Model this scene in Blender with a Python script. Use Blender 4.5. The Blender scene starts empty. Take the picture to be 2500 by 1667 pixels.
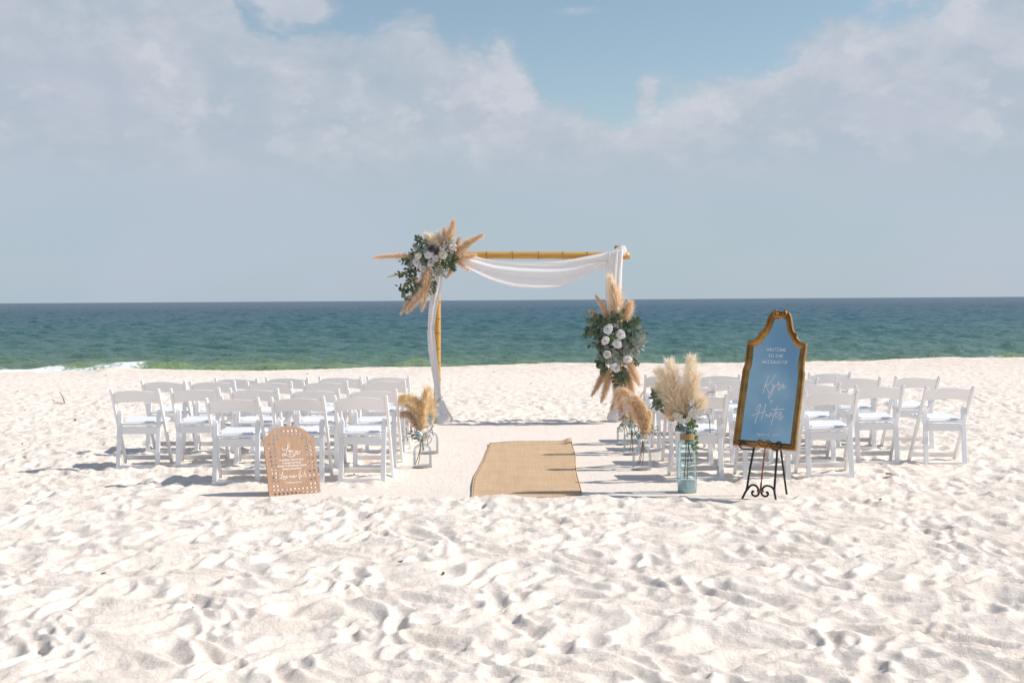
import bpy, bmesh, math, random
import numpy as np
from mathutils import Vector, Matrix, Quaternion

S = bpy.context.scene
C = S.collection
R = math.radians
PI = math.pi
rnd = random.Random(7)
rng = np.random.default_rng(11)

# ------------------------------------------------------------------ camera
F_PX, CX, CY = 3000.0, 1250.0, 833.5          # focal length and centre, in pixels of a 2500 x 1667 frame
CAM_H = 1.6
PITCH, ROLL = R(-1.93), R(-0.37)
cam = bpy.data.cameras.new('camera'); cam_o = bpy.data.objects.new('camera', cam); C.objects.link(cam_o)
cam.sensor_width = 36.0; cam.lens = F_PX / 2500 * 36.0
cam.clip_start = 0.1; cam.clip_end = 60000
CAM_M = Matrix.Rotation(PI / 2 + PITCH, 3, 'X') @ Matrix.Rotation(ROLL, 3, 'Z')
cam_o.matrix_world = Matrix.Translation((0, 0, CAM_H)) @ CAM_M.to_4x4()
S.camera = cam_o
EYE = Vector((0, 0, CAM_H))

# ------------------------------------------------------------------ light
SUN_EL, SUN_AZ = R(41), R(88)                  # azimuth from +Y towards +X
sun_dir = Vector((math.sin(SUN_AZ) * math.cos(SUN_EL), math.cos(SUN_AZ) * math.cos(SUN_EL), math.sin(SUN_EL)))
sun = bpy.data.lights.new('sun', 'SUN'); sun.energy = 3.7; sun.angle = R(0.53); sun.color = (1.0, 0.945, 0.885)
sun_o = bpy.data.objects.new('sun', sun); C.objects.link(sun_o)
sun_o.rotation_euler = sun_dir.to_track_quat('Z', 'Y').to_euler()
S.view_settings.view_transform = 'Standard'; S.view_settings.look = 'None'
S.view_settings.exposure = 0.33; S.view_settings.gamma = 1.0
S.view_settings.use_curve_mapping = False
S.cycles.max_bounces = 10; S.cycles.transparent_max_bounces = 24; S.cycles.transmission_bounces = 8
S.cycles.use_denoising = True


class X:
    """small expression helper for shader nodes"""
    def __init__(s, nt, sock): s.nt = nt; s.s = sock
    def _m(s, op, *a, clamp=False):
        n = s.nt.nodes.new('ShaderNodeMath'); n.operation = op; n.use_clamp = clamp
        for i, v in enumerate((s,) + a):
            if isinstance(v, X): s.nt.links.new(v.s, n.inputs[i])
            else: n.inputs[i].default_value = v
        return X(s.nt, n.outputs[0])
    def __add__(s, o): return s._m('ADD', o)
    __radd__ = __add__
    def __sub__(s, o): return s._m('SUBTRACT', o)
    def __rsub__(s, o): return s._m('MULTIPLY', -1.0)._m('ADD', o)
    def __mul__(s, o): return s._m('MULTIPLY', o)
    __rmul__ = __mul__
    def __truediv__(s, o): return s._m('DIVIDE', o)
    def __pow__(s, o): return s._m('POWER', o)
    def mx(s, o): return s._m('MAXIMUM', o)
    def mn(s, o): return s._m('MINIMUM', o)
    def ab(s): return s._m('ABSOLUTE')
    def exp(s): return s._m('EXPONENT')
    def sat(s): return s._m('ADD', 0.0, clamp=True)
    def ss(s, a, b):
        n = s.nt.nodes.new('ShaderNodeMapRange'); n.interpolation_type = 'SMOOTHSTEP'
        s.nt.links.new(s.s, n.inputs[0]); n.inputs[1].default_value = a; n.inputs[2].default_value = b
        n.inputs[3].default_value = 0; n.inputs[4].default_value = 1
        return X(s.nt, n.outputs[0])


def noise(nt, vec, scale, detail=4, rough=0.55, dist=0.0, ntype=None):
    n = nt.nodes.new('ShaderNodeTexNoise')
    n.inputs['Scale'].default_value = scale; n.inputs['Detail'].default_value = detail
    n.inputs['Roughness'].default_value = rough; n.inputs['Distortion'].default_value = dist
    if vec is not None: nt.links.new(vec, n.inputs['Vector'])
    return X(nt, n.outputs['Fac'])


def mixc(nt, fac, a, b):
    n = nt.nodes.new('ShaderNodeMix'); n.data_type = 'RGBA'
    if isinstance(fac, X): nt.links.new(fac.s, n.inputs[0])
    else: n.inputs[0].default_value = fac
    for v, i in ((a, 6), (b, 7)):
        if isinstance(v, (tuple, list)): n.inputs[i].default_value = tuple(v)[:3] + (1,)
        else: nt.links.new(v, n.inputs[i])
    return n.outputs[2]


def combine(nt, x, y, z):
    n = nt.nodes.new('ShaderNodeCombineXYZ')
    for i, v in enumerate((x, y, z)):
        if isinstance(v, X): nt.links.new(v.s, n.inputs[i])
        else: n.inputs[i].default_value = v
    return n.outputs[0]


# ------------------------------------------------------------------ sky: Nishita with drifting cloud
def make_world():
    w = bpy.data.worlds.new("World"); S.world = w; w.use_nodes = True
    nt = w.node_tree; bg = nt.nodes['Background']
    sky = nt.nodes.new('ShaderNodeTexSky'); sky.sky_type = 'NISHITA'; sky.sun_disc = False
    sky.sun_elevation = SUN_EL; sky.sun_rotation = SUN_AZ
    sky.air_density = 1.0; sky.dust_density = 0.6; sky.ozone_density = 1.2
    tc = nt.nodes.new('ShaderNodeTexCoord'); sep = nt.nodes.new('ShaderNodeSeparateXYZ')
    nt.links.new(tc.outputs['Generated'], sep.inputs[0])
    x, y, z = (X(nt, sep.outputs[i]) for i in range(3))
    az = x._m('ARCTAN2', y)                     # 0 towards the sea, + to the right
    el = z._m('ARCSINE')
    # cloud deck coordinates: angles, flattened towards the horizon
    P = combine(nt, az * 1.0, el * 1.55, 0.0)
    big = noise(nt, P, 3.2, 3, 0.5, 0.3)
    mid = noise(nt, P, 10.0, 7, 0.58, 0.25)
    P2 = combine(nt, az + -0.012, el * 1.55 + -0.02, 0.0)
    mid2 = noise(nt, P2, 10.0, 7, 0.58, 0.25)
    fine = noise(nt, P, 34.0, 6, 0.6, 0.2)
    # an open gap of blue over the sea, its ragged lower rim given as elevation against azimuth
    fc = nt.nodes.new('ShaderNodeFloatCurve'); cu = fc.mapping.curves[0]
    rim = ((-.5, .40), (-.27, .275), (-.225, .245), (-.208, .212), (-.172, .209), (-.133, .206), (-.105, .209), (-.083, .220), (-.064, .213), (-.050, .199), (-.027, .194), (-.009, .183), (.002, .187), (.013, .180),
           (.024, .158), (.038, .149), (.058, .143), (.082, .137), (.098, .141), (.106, .147), (.125, .156), (.142, .165), (.172, .169), (.205, .177), (.225, .184), (.248, .198), (.266, .204), (.310, .203), (.328, .210), (.340, .224), (.37, .262), (.5, .40))
    cu.points[0].location = (0.0, 1.0); cu.points[1].location = (1.0, 1.0)
    for a_, e_ in rim[1:-1]:
        p_ = cu.points.new(a_ + 0.5, e_ / 0.4); p_.handle_type = 'AUTO'
    fc.mapping.update()
    nt.links.new((az + 0.5).sat().s, fc.inputs['Value'])
    billow = (noise(nt, P, 42.0, 5, 0.55) * 2.0 - 1.0).ab()
    warp = (mid - 0.5) * 0.055 + (0.22 - billow) * 0.020 + (fine - 0.5) * 0.02
    dgap = el - X(nt, fc.outputs[0]) * 0.4 + warp
    gap = dgap.ss(-0.005, 0.014)
    near_gap = az.ab().ss(0.75, 0.45)
    cover_far = (big * 0.75 + mid * 0.35)  .ss(0.54, 0.78)          # broken cloud elsewhere
    cover_far = cover_far.mx(noise(nt, combine(nt, az, el * 1.3, 11.0), 7.0, 5, 0.55, 0.4).ss(0.47, 0.72) * 0.5)
    zen = el.ss(0.35, 0.9)
    cover_out = cover_far * (1.0 - zen * 0.45)
    low = el.ss(0.16, 0.02)                                        # hazy veil low down
    cover = (1.0 - gap) * near_gap + cover_out * (1.0 - near_gap)
    cover = cover.mx(low)
    # relief of the cloud, lit from the right and above
    lit = ((mid - mid2) * 3.4).mx(-0.22).mn(0.9)
    band = el.ss(0.075, 0.13)
    body = 0.5 + lit * band * 0.75 + (fine - 0.5) * 0.7 * band + (big - 0.5) * 0.5
    # brighter heads where the cloud thickens beside the gap
    edge = dgap.ss(-0.055, -0.004) * (1.0 - gap) * near_gap * (az * 1.0 + 0.1).ss(0.0, 0.08) * (mid.ss(0.38, 0.6) * 0.6 + 0.4)
    puffs = None
    for (pu, pv, sx, sy, a) in ((-.270, .185, .018, .026, .9), (-.262, .168, .012, .018, .6), (-.183, .180, .010, .005, 1.3),
                                (-.315, .205, .035, .016, .55), (-.235, .235, .04, .016, .45), (-.088, .210, .022, .012, .5),
                                (-.012, .172, .014, .030, .8), (.008, .150, .012, .022, .5), (-.10, .125, .03, .012, .4),
                                (.109, .163, .009, .014, .7), (.155, .165, .03, .012, .45), (.262, .198, .038, .014, .9),
                                (.318, .230, .040, .010, .9), (.36, .18, .05, .03, .35), (.05, .228, .022, .004, .45), (-.172, .232, .022, .014, .8), (-.16, .12, .03, .02, .35),
                                (-.02, .145, .03, .03, .3), (-.205, .245, .012, .006, .8)):
        d = ((az - pu) * (1 / sx)) ** 2.0 + ((el - pv) * (1 / sy)) ** 2.0
        wob = d * -0.7 + (mid - 0.5) * 7.0 + (fine - 0.5) * 3.0
        p = wob.exp().mn(1.0) * a
        puffs = p if puffs is None else puffs + p
    puffs = puffs.mn(1.2)
    cover = cover.mx(puffs.ss(0.1, 0.8) * 0.9)
    small = noise(nt, combine(nt, az, el * 1.4, 4.0), 26.0, 5, 0.55).ss(0.53, 0.66) * el.ss(0.085, 0.125) * el.ss(0.21, 0.16)
    bright = (body * 0.9 + edge * 0.5 + puffs * 0.65 + small * 0.5).mx(0.0).mn(1.6)
    ccol = mixc(nt, (bright * 0.72).sat(), (2.75, 3.25, 3.85), (4.15, 4.25, 4.65))
    ccol = mixc(nt, (noise(nt, P, 7.0, 2, 0.5) .ss(0.5, 0.7)) * 0.3 * band, ccol, (3.45, 3.6, 4.4))
    veil = mixc(nt, noise(nt, P, 4.0, 2, 0.5).ss(0.35, 0.65), (2.8, 3.5, 4.1), (3.1, 3.6, 4.3))
    ccol = mixc(nt, el.ss(0.14, 0.05), ccol, veil)
    sat = nt.nodes.new('ShaderNodeVectorMath'); sat.operation = 'MULTIPLY'
    nt.links.new(sky.outputs[0], sat.inputs[0]); sat.inputs[1].default_value = (0.875, 0.875, 0.80)
    haze_ = mixc(nt, el.ss(0.5, 0.05) * 0.22, sat.outputs[0], (2.85, 3.45, 4.0))
    col = mixc(nt, (cover * (0.90 + (big - 0.5) * 0.3)).sat(), haze_, ccol)
    nt.links.new(col, bg.inputs[0]); bg.inputs[1].default_value = 0.119
make_world()


# ------------------------------------------------------------------ measuring helpers (pixels of the 2500 x 1667 frame -> points of the place)
def ray(px, py):
    return (CAM_M @ Vector(((px - CX) / F_PX, -(py - CY) / F_PX, -1.0)))
def ground(px, py, z=0.0):
    d = ray(px, py); return EYE + d * ((z - CAM_H) / d.z)
def at_y(px, py, y):
    d = ray(px, py); return EYE + d * (y / d.y)
def onplane(px, py, p0, n):
    d = ray(px, py); return EYE + d * ((p0 - EYE).dot(n) / d.dot(n))


# ------------------------------------------------------------------ materials
def mat(name, col, rough=0.6, metal=0.0, col2=None, nscale=8.0, bump=0.0, bscale=60.0, spec=0.5, trans=0.0, stretch=None):
    m = bpy.data.materials.new(name); m.use_nodes = True
    nt = m.node_tree; b = nt.nodes['Principled BSDF']
    b.inputs['Roughness'].default_value = rough; b.inputs['Metallic'].default_value = metal
    b.inputs['Specular IOR Level'].default_value = spec
    b.inputs['Base Color'].default_value = tuple(col) + (1,)
    tc = nt.nodes.new('ShaderNodeTexCoord'); vec = tc.outputs['Object']
    if stretch:
        mp = nt.nodes.new('ShaderNodeMapping'); mp.inputs['Scale'].default_value = stretch
        nt.links.new(vec, mp.inputs[0]); vec = mp.outputs[0]
    csock = None
    if col2 is not None:
        f = noise(nt, vec, nscale, 4, 0.6).ss(0.3, 0.7)
        csock = mixc(nt, f, col, col2); nt.links.new(csock, b.inputs['Base Color'])
    if bump:
        bn = nt.nodes.new('ShaderNodeBump'); bn.inputs['Strength'].default_value = bump; bn.inputs['Distance'].default_value = 0.004
        nt.links.new(noise(nt, vec, bscale, 3).s, bn.inputs['Height']); nt.links.new(bn.outputs[0], b.inputs['Normal'])
    if trans:
        t = nt.nodes.new('ShaderNodeBsdfTranslucent'); mx = nt.nodes.new('ShaderNodeMixShader'); mx.inputs[0].default_value = trans
        if csock: nt.links.new(csock, t.inputs[0])
        else: t.inputs[0].default_value = tuple(col) + (1,)
        out = nt.nodes['Material Output']
        nt.links.new(b.outputs[0], mx.inputs[1]); nt.links.new(t.outputs[0], mx.inputs[2]); nt.links.new(mx.outputs[0], out.inputs[0])
    return m


def glass_mat(name, tint, edge):
    m = bpy.data.materials.new(name); m.use_nodes = True; nt = m.node_tree; nt.nodes.clear()
    out = nt.nodes.new('ShaderNodeOutputMaterial'); t = nt.nodes.new('ShaderNodeBsdfTransparent'); g = nt.nodes.new('ShaderNodeBsdfGlossy')
    g.inputs['Roughness'].default_value = 0.04; g.inputs['Color'].default_value = (0.9, 0.95, 1, 1)
    lw = nt.nodes.new('ShaderNodeLayerWeight'); lw.inputs[0].default_value = 0.25
    f = X(nt, lw.outputs['Facing'])
    nt.links.new(mixc(nt, f ** 2.2, tint, edge), t.inputs[0])
    fr = nt.nodes.new('ShaderNodeFresnel'); fr.inputs[0].default_value = 1.35
    tc = nt.nodes.new('ShaderNodeTexCoord'); bn = nt.nodes.new('ShaderNodeBump'); bn.inputs['Strength'].default_value = 0.25; bn.inputs['Distance'].default_value = 0.01
    nt.links.new(noise(nt, tc.outputs['Object'], 14, 3).s, bn.inputs['Height']); nt.links.new(bn.outputs[0], g.inputs['Normal'])
    mx = nt.nodes.new('ShaderNodeMixShader')
    nt.links.new((X(nt, fr.outputs[0]) * 0.8).s, mx.inputs[0]); nt.links.new(t.outputs[0], mx.inputs[1]); nt.links.new(g.outputs[0], mx.inputs[2])
    nt.links.new(mx.outputs[0], out.inputs[0])
    return m


M = {}
M['white_resin'] = mat('white_resin', (0.87, 0.86, 0.86), 0.38, bump=0.05, bscale=180)
M['white_pad'] = mat('white_pad', (0.84, 0.84, 0.86), 0.5, bump=0.15, bscale=120)
M['bamboo'] = mat('bamboo', (0.66, 0.37, 0.085), 0.42, col2=(0.56, 0.29, 0.07), nscale=3, bump=0.12, bscale=40, stretch=(14, 14, 1.2))
M['bamboo_beam'] = mat('bamboo_beam', (0.66, 0.37, 0.085), 0.42, col2=(0.54, 0.28, 0.065), nscale=3, bump=0.12, bscale=40, stretch=(1.2, 14, 14))
M['bamboo_node'] = mat('bamboo_node', (0.27, 0.14, 0.05), 0.6, col2=(0.42, 0.24, 0.09), nscale=20)
M['bamboo_cut'] = mat('bamboo_cut', (0.25, 0.14, 0.06), 0.8, col2=(0.38, 0.24, 0.12), nscale=40)
M['chiffon'] = mat('chiffon', (0.95, 0.94, 0.945), 0.75, bump=0.08, bscale=300, spec=0.1, trans=0.6)
M['pampas_tan'] = mat('pampas_tan', (0.94, 0.765, 0.57), 0.9, spec=0.1, trans=0.45, col2=(0.89, 0.70, 0.50), nscale=26)
M['pampas_pink'] = mat('pampas_pink', (0.90, 0.73, 0.55), 0.9, spec=0.1, trans=0.45, col2=(0.83, 0.64, 0.46), nscale=26)
M['pampas_cream'] = mat('pampas_cream', (0.98, 0.90, 0.76), 0.9, spec=0.1, trans=0.5, col2=(0.96, 0.84, 0.67), nscale=26)
M['pampas_gold'] = mat('pampas_gold', (0.96, 0.83, 0.58), 0.9, spec=0.1, trans=0.5, col2=(0.93, 0.75, 0.47), nscale=26)
M['pampas_brown'] = mat('pampas_brown', (0.72, 0.57, 0.45), 0.9, spec=0.1, trans=0.35, col2=(0.80, 0.65, 0.52), nscale=26)
M['stem_brown'] = mat('stem_brown', (0.17, 0.10, 0.055), 0.7, col2=(0.26, 0.17, 0.09), nscale=30)
M['stem_green'] = mat('stem_green', (0.16, 0.17, 0.08), 0.6, col2=(0.24, 0.16, 0.09), nscale=20)
def leafm(name, a, b, tr=0.25): return mat(name, a, 0.55, col2=b, nscale=3, spec=0.3, trans=tr)
M['leaf_dark'] = leafm('leaf_dark', (0.055, 0.088, 0.045), (0.10, 0.135, 0.08))
M['leaf_mid'] = leafm('leaf_mid', (0.115, 0.16, 0.085), (0.18, 0.21, 0.13))
M['leaf_sage'] = leafm('leaf_sage', (0.30, 0.33, 0.26), (0.44, 0.45, 0.38))
M['leaf_grey'] = leafm('leaf_grey', (0.18, 0.205, 0.185), (0.28, 0.29, 0.27))
M['leaf_bright'] = leafm('leaf_bright', (0.14, 0.25, 0.06), (0.24, 0.34, 0.10), 0.35)
M['leaf_olive'] = leafm('leaf_olive', (0.10, 0.12, 0.05), (0.17, 0.18, 0.08))
M['pod_white'] = leafm('pod_white', (0.80, 0.74, 0.74), (0.70, 0.62, 0.62), 0.4)
M['petal_white'] = leafm('petal_white', (0.82, 0.79, 0.78), (0.86, 0.83, 0.82), 0.3)
M['petal_blush'] = leafm('petal_blush', (0.80, 0.72, 0.69), (0.84, 0.78, 0.75), 0.3)
M['petal_cream'] = leafm('petal_cream', (0.82, 0.76, 0.60), (0.86, 0.82, 0.70), 0.3)
M['petal_blue'] = leafm('petal_blue', (0.36, 0.50, 0.56), (0.52, 0.64, 0.68), 0.3)
M['petal_mauve'] = leafm('petal_mauve', (0.07, 0.06, 0.09), (0.12, 0.10, 0.14), 0.2)
M['glass_clear'] = glass_mat('glass_clear', (0.97, 0.98, 0.975), (0.66, 0.70, 0.68))
M['glass_teal'] = glass_mat('glass_teal', (0.80, 0.91, 0.93), (0.42, 0.60, 0.64))
M['steel'] = mat('steel', (0.42, 0.42, 0.43), 0.35, metal=0.9)
M['jute'] = mat('jute', (0.50, 0.33, 0.15), 0.9, bump=0.8, bscale=150, col2=(0.40, 0.25, 0.11), nscale=60)
M['iron'] = mat('iron', (0.012, 0.012, 0.014), 0.45, bump=0.2, bscale=120)
M['copper'] = mat('copper', (0.36, 0.17, 0.10), 0.45, metal=0.6, bump=0.2, bscale=120)
M['gold'] = mat('gold', (0.50, 0.27, 0.085), 0.38, metal=0.75, col2=(0.27, 0.13, 0.04), nscale=9, bump=0.25, bscale=70)
M['gold_dark'] = mat('gold_dark', (0.20, 0.11, 0.035), 0.4, metal=0.6, col2=(0.33, 0.19, 0.06), nscale=12)
M['paint_white'] = mat('paint_white', (0.86, 0.82, 0.84), 0.6)
M['paint_cream'] = mat('paint_cream', (0.92, 0.88, 0.84), 0.6)
M['ply_edge'] = mat('ply_edge', (0.055, 0.035, 0.025), 0.8)
M['board_edge'] = mat('board_edge', (0.27, 0.16, 0.095), 0.8)
M['driftwood'] = mat('driftwood', (0.35, 0.22, 0.13), 0.9)
M['seaweed'] = mat('seaweed', (0.10, 0.065, 0.04), 0.9, col2=(0.22, 0.14, 0.08), nscale=2)

def mirror_mat():
    m = bpy.data.materials.new('mirror_glass'); m.use_nodes = True; b = m.node_tree.nodes['Principled BSDF']
    b.inputs['Metallic'].default_value = 1.0; b.inputs['Roughness'].default_value = 0.015
    b.inputs['Base Color'].default_value = (0.69, 0.85, 0.84, 1)
    return m
M['mirror'] = mirror_mat()

def wood_mat():
    m = mat('sign_wood', (0.43, 0.255, 0.16), 0.6, col2=(0.50, 0.315, 0.205), nscale=2.5, bump=0.1, bscale=30, stretch=(22, 22, 1.5))
    return m
M['sign_wood'] = wood_mat()

def burlap_mat():
    m = bpy.data.materials.new('burlap'); m.use_nodes = True; nt = m.node_tree; b = nt.nodes['Principled BSDF']
    b.inputs['Roughness'].default_value = 0.95; b.inputs['Specular IOR Level'].default_value = 0.1
    tc = nt.nodes.new('ShaderNodeTexCoord'); sep = nt.nodes.new('ShaderNodeSeparateXYZ'); nt.links.new(tc.outputs['Object'], sep.inputs[0])
    x, y = X(nt, sep.outputs[0]), X(nt, sep.outputs[1])
    wx = (x * 900.0)._m('SINE'); wy = (y * 800.0)._m('SINE')
    weave = wx * wy
    sx = noise(nt, combine(nt, x * 60.0, y * 1.2, 0.0), 1.0, 3).ss(0.3, 0.7)
    sy = noise(nt, combine(nt, x * 0.9, y * 14.0, 5.0), 1.0, 3).ss(0.3, 0.7)
    bl = noise(nt, tc.outputs['Object'], 2.2, 4, 0.6).ss(0.3, 0.7)
    gr = noise(nt, tc.outputs['Object'], 130, 2, 0.7)
    f = (sx * 0.25 + sy * 0.35 + bl * 0.3 + (gr - 0.5) * 0.9 + weave * 0.06 + 0.05).sat()
    nt.links.new(mixc(nt, f, (0.55, 0.365, 0.22), (0.70, 0.515, 0.335)), b.inputs['Base Color'])
    bn = nt.nodes.new('ShaderNodeBump'); bn.inputs['Strength'].default_value = 0.5; bn.inputs['Distance'].default_value = 0.003
    nt.links.new((gr + weave * 0.5).s, bn.inputs['Height']); nt.links.new(bn.outputs[0], b.inputs['Normal'])
    return m
M['burlap'] = burlap_mat()

def sand_mat(name='sand', dull=1.0):
    m = bpy.data.materials.new(name); m.use_nodes = True; nt = m.node_tree; b = nt.nodes['Principled BSDF']
    b.inputs['Roughness'].default_value = 0.95; b.inputs['Specular IOR Level'].default_value = 0.08
    tc = nt.nodes.new('ShaderNodeTexCoord'); v = tc.outputs['Object']
    n1 = noise(nt, v, 1.6, 5, 0.62).ss(0.45, 0.75)
    n2 = noise(nt, v, 9.0, 4, 0.65).ss(0.5, 0.8)
    n3 = noise(nt, v, 420.0, 2, 0.7)
    c = mixc(nt, n1 * 0.5, (0.88 * dull, 0.785 * dull, 0.695 * dull), (0.86 * dull, 0.72 * dull, 0.60 * dull))
    c = mixc(nt, n2 * 0.35, c, (0.77 * dull, 0.62 * dull, 0.51 * dull))
    c = mixc(nt, noise(nt, v, 3.7, 5, 0.65).ss(0.55, 0.72) * 0.45, c, (0.83, 0.665, 0.545))
    c = mixc(nt, n3.ss(0.52, 0.75) * 0.4, c, (0.66 * dull, 0.57 * dull, 0.50 * dull))
    # damp, shelly tint along the berm
    sep = nt.nodes.new('ShaderNodeSeparateXYZ'); nt.links.new(v, sep.inputs[0])
    wet = X(nt, sep.outputs[1]).ss(24.0, 31.0) * noise(nt, v, 2.5, 5, 0.7).ss(0.42, 0.62)
    c = mixc(nt, wet * 0.75, c, (0.66, 0.53, 0.44))
    nt.links.new(c, b.inputs['Base Color'])
    bn = nt.nodes.new('ShaderNodeBump'); bn.inputs['Strength'].default_value = 0.8; bn.inputs['Distance'].default_value = 0.019
    h = noise(nt, v, 24.0, 8, 0.68) + noise(nt, v, 260.0, 3, 0.7) * 0.22
    nt.links.new(h.s, bn.inputs['Height']); nt.links.new(bn.outputs[0], b.inputs['Normal'])
    return m
M['sand'] = sand_mat()

def water_mat():
    m = bpy.data.materials.new('sea_water'); m.use_nodes = True; nt = m.node_tree; b = nt.nodes['Principled BSDF']
    out = nt.nodes['Material Output']
    tc = nt.nodes.new('ShaderNodeTexCoord'); v = tc.outputs['Object']
    sep = nt.nodes.new('ShaderNodeSeparateXYZ'); nt.links.new(v, sep.inputs[0])
    x, y = X(nt, sep.outputs[0]), X(nt, sep.outputs[1])
    ly = y.mx(20.0)._m('LOGARITHM', 10.0)
    pn = noise(nt, combine(nt, x * 0.02, y * 0.06, 0.0), 1.0, 4, 0.6)
    t = (ly + (pn - 0.5) * 0.32).ss(1.60, 2.75)       # ~40 m to ~560 m
    r = nt.nodes.new('ShaderNodeValToRGB'); cr = r.color_ramp
    nt.links.new((((ly + (pn - 0.5) * 0.22) - 1.60) / 1.3).sat().s, r.inputs[0])
    cr.elements[0].position = 0.0; cr.elements[0].color = (0.17, 0.245, 0.135, 1)
    cr.elements[1].position = 1.0; cr.elements[1].color = (0.013, 0.043, 0.072, 1)
    for p, c in ((0.05, (0.13, 0.20, 0.12)), (0.16, (0.075, 0.155, 0.128)), (0.42, (0.034, 0.104, 0.114)), (0.68, (0.016, 0.064, 0.092))):
        e = cr.elements.new(p); e.color = c + (1,)
    cat_ = nt.nodes.new('ShaderNodeAttribute'); cat_.attribute_name = 'crest'
    nt.links.new(mixc(nt, X(nt, cat_.outputs['Fac']), r.outputs[0], (0.20, 0.275, 0.13)), b.inputs['Base Color'])   # greener base colour stands in for light passing through the wave's thin lip
    b.inputs['Roughness'].default_value = 0.6; b.inputs['Specular IOR Level'].default_value = 0.0
    gl = nt.nodes.new('ShaderNodeBsdfGlossy'); gl.inputs['Roughness'].default_value = 0.16; gl.inputs['Color'].default_value = (0.9, 0.95, 1, 1)
    w1 = noise(nt, combine(nt, x * 0.55, y * 1.0, 0.0), 0.9, 5, 0.6, 0.3)
    w2 = noise(nt, combine(nt, x * 0.7, y * 1.0, 3.0), 5.0, 4, 0.6, 0.3)
    w3 = noise(nt, combine(nt, x * 0.05, y * 0.14, 7.0), 1.0, 5, 0.6, 0.3)
    bn = nt.nodes.new('ShaderNodeBump'); bn.inputs['Strength'].default_value = 1.0; bn.inputs['Distance'].default_value = 0.26
    nt.links.new((w1 + w2 * 0.3 + w3 * 0.6).s, bn.inputs['Height']); nt.links.new(bn.outputs[0], b.inputs['Normal']); nt.links.new(bn.outputs[0], gl.inputs['Normal'])
    fr = nt.nodes.new('ShaderNodeFresnel'); fr.inputs[0].default_value = 1.33; nt.links.new(bn.outputs[0], fr.inputs['Normal'])
    # a wind-roughened sea never turns into a full mirror at grazing angles
    sm = nt.nodes.new('ShaderNodeMixShader'); nt.links.new((X(nt, fr.outputs[0]) * 0.85).mn(0.42).s, sm.inputs[0]); nt.links.new(b.outputs[0], sm.inputs[1]); nt.links.new(gl.outputs[0], sm.inputs[2])
    at = nt.nodes.new('ShaderNodeAttribute'); at.attribute_name = 'foam'
    fo = X(nt, at.outputs['Fac'])
    fn = noise(nt, v, 5.0, 6, 0.7, 0.4)
    fm = (fo + (fn - 0.62) * 1.5).ss(0.15, 0.5)
    d = nt.nodes.new('ShaderNodeBsdfDiffuse'); d.inputs[0].default_value = (0.82, 0.84, 0.84, 1)
    mx = nt.nodes.new('ShaderNodeMixShader'); nt.links.new(fm.s, mx.inputs[0]); nt.links.new(sm.outputs[0], mx.inputs[1]); nt.links.new(d.outputs[0], mx.inputs[2])
    nt.links.new(mx.outputs[0], out.inputs[0])
    return m
M['water'] = water_mat()


# ------------------------------------------------------------------ mesh helpers
def tag(o, label=None, cat=None, group=None, kind=None):
    if label: o['label'] = label
    if cat: o['category'] = cat
    if group: o['group'] = group
    if kind: o['kind'] = kind
    return o

def empty(name, loc):
    o = bpy.data.objects.new(name, None); C.objects.link(o); o.location = loc; o.empty_display_size = 0.1
    return o

def link(name, me, parent=None, kind=None, label=None):
    o = bpy.data.objects.new(name, me); C.objects.link(o)
    if parent: o.parent = parent
    if kind: o['kind'] = kind
    if label: o['label'] = label
    return o

def mesh_np(name, V, Fq, m, smooth=True, origin=None):
    """numpy verts and an (n,4) or (n,3) index array"""
    V = np.asarray(V, dtype=np.float32)
    if origin is not None: V = V - np.asarray(origin, dtype=np.float32)
    Fq = np.asarray(Fq, dtype=np.int32); k = Fq.shape[1]
    me = bpy.data.meshes.new(name)
    me.vertices.add(len(V)); me.vertices.foreach_set('co', V.ravel())
    me.loops.add(Fq.size); me.loops.foreach_set('vertex_index', Fq.ravel())
    me.polygons.add(len(Fq)); me.polygons.foreach_set('loop_start', np.arange(0, Fq.size, k, dtype=np.int32))
    me.polygons.foreach_set('use_smooth', np.full(len(Fq), smooth))
    me.update(calc_edges=True)
    if m: me.materials.append(m)
    return me

def grid_faces(nu, nv, wrap_u=False):
    """verts indexed [v*nu+u]"""
    u = np.arange(nu if wrap_u else nu - 1); v = np.arange(nv - 1)
    U, Vv = np.meshgrid(u, v); U = U.ravel(); Vv = Vv.ravel(); U2 = (U + 1) % nu
    return np.stack([Vv * nu + U, Vv * nu + U2, (Vv + 1) * nu + U2, (Vv + 1) * nu + U], 1)

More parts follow.
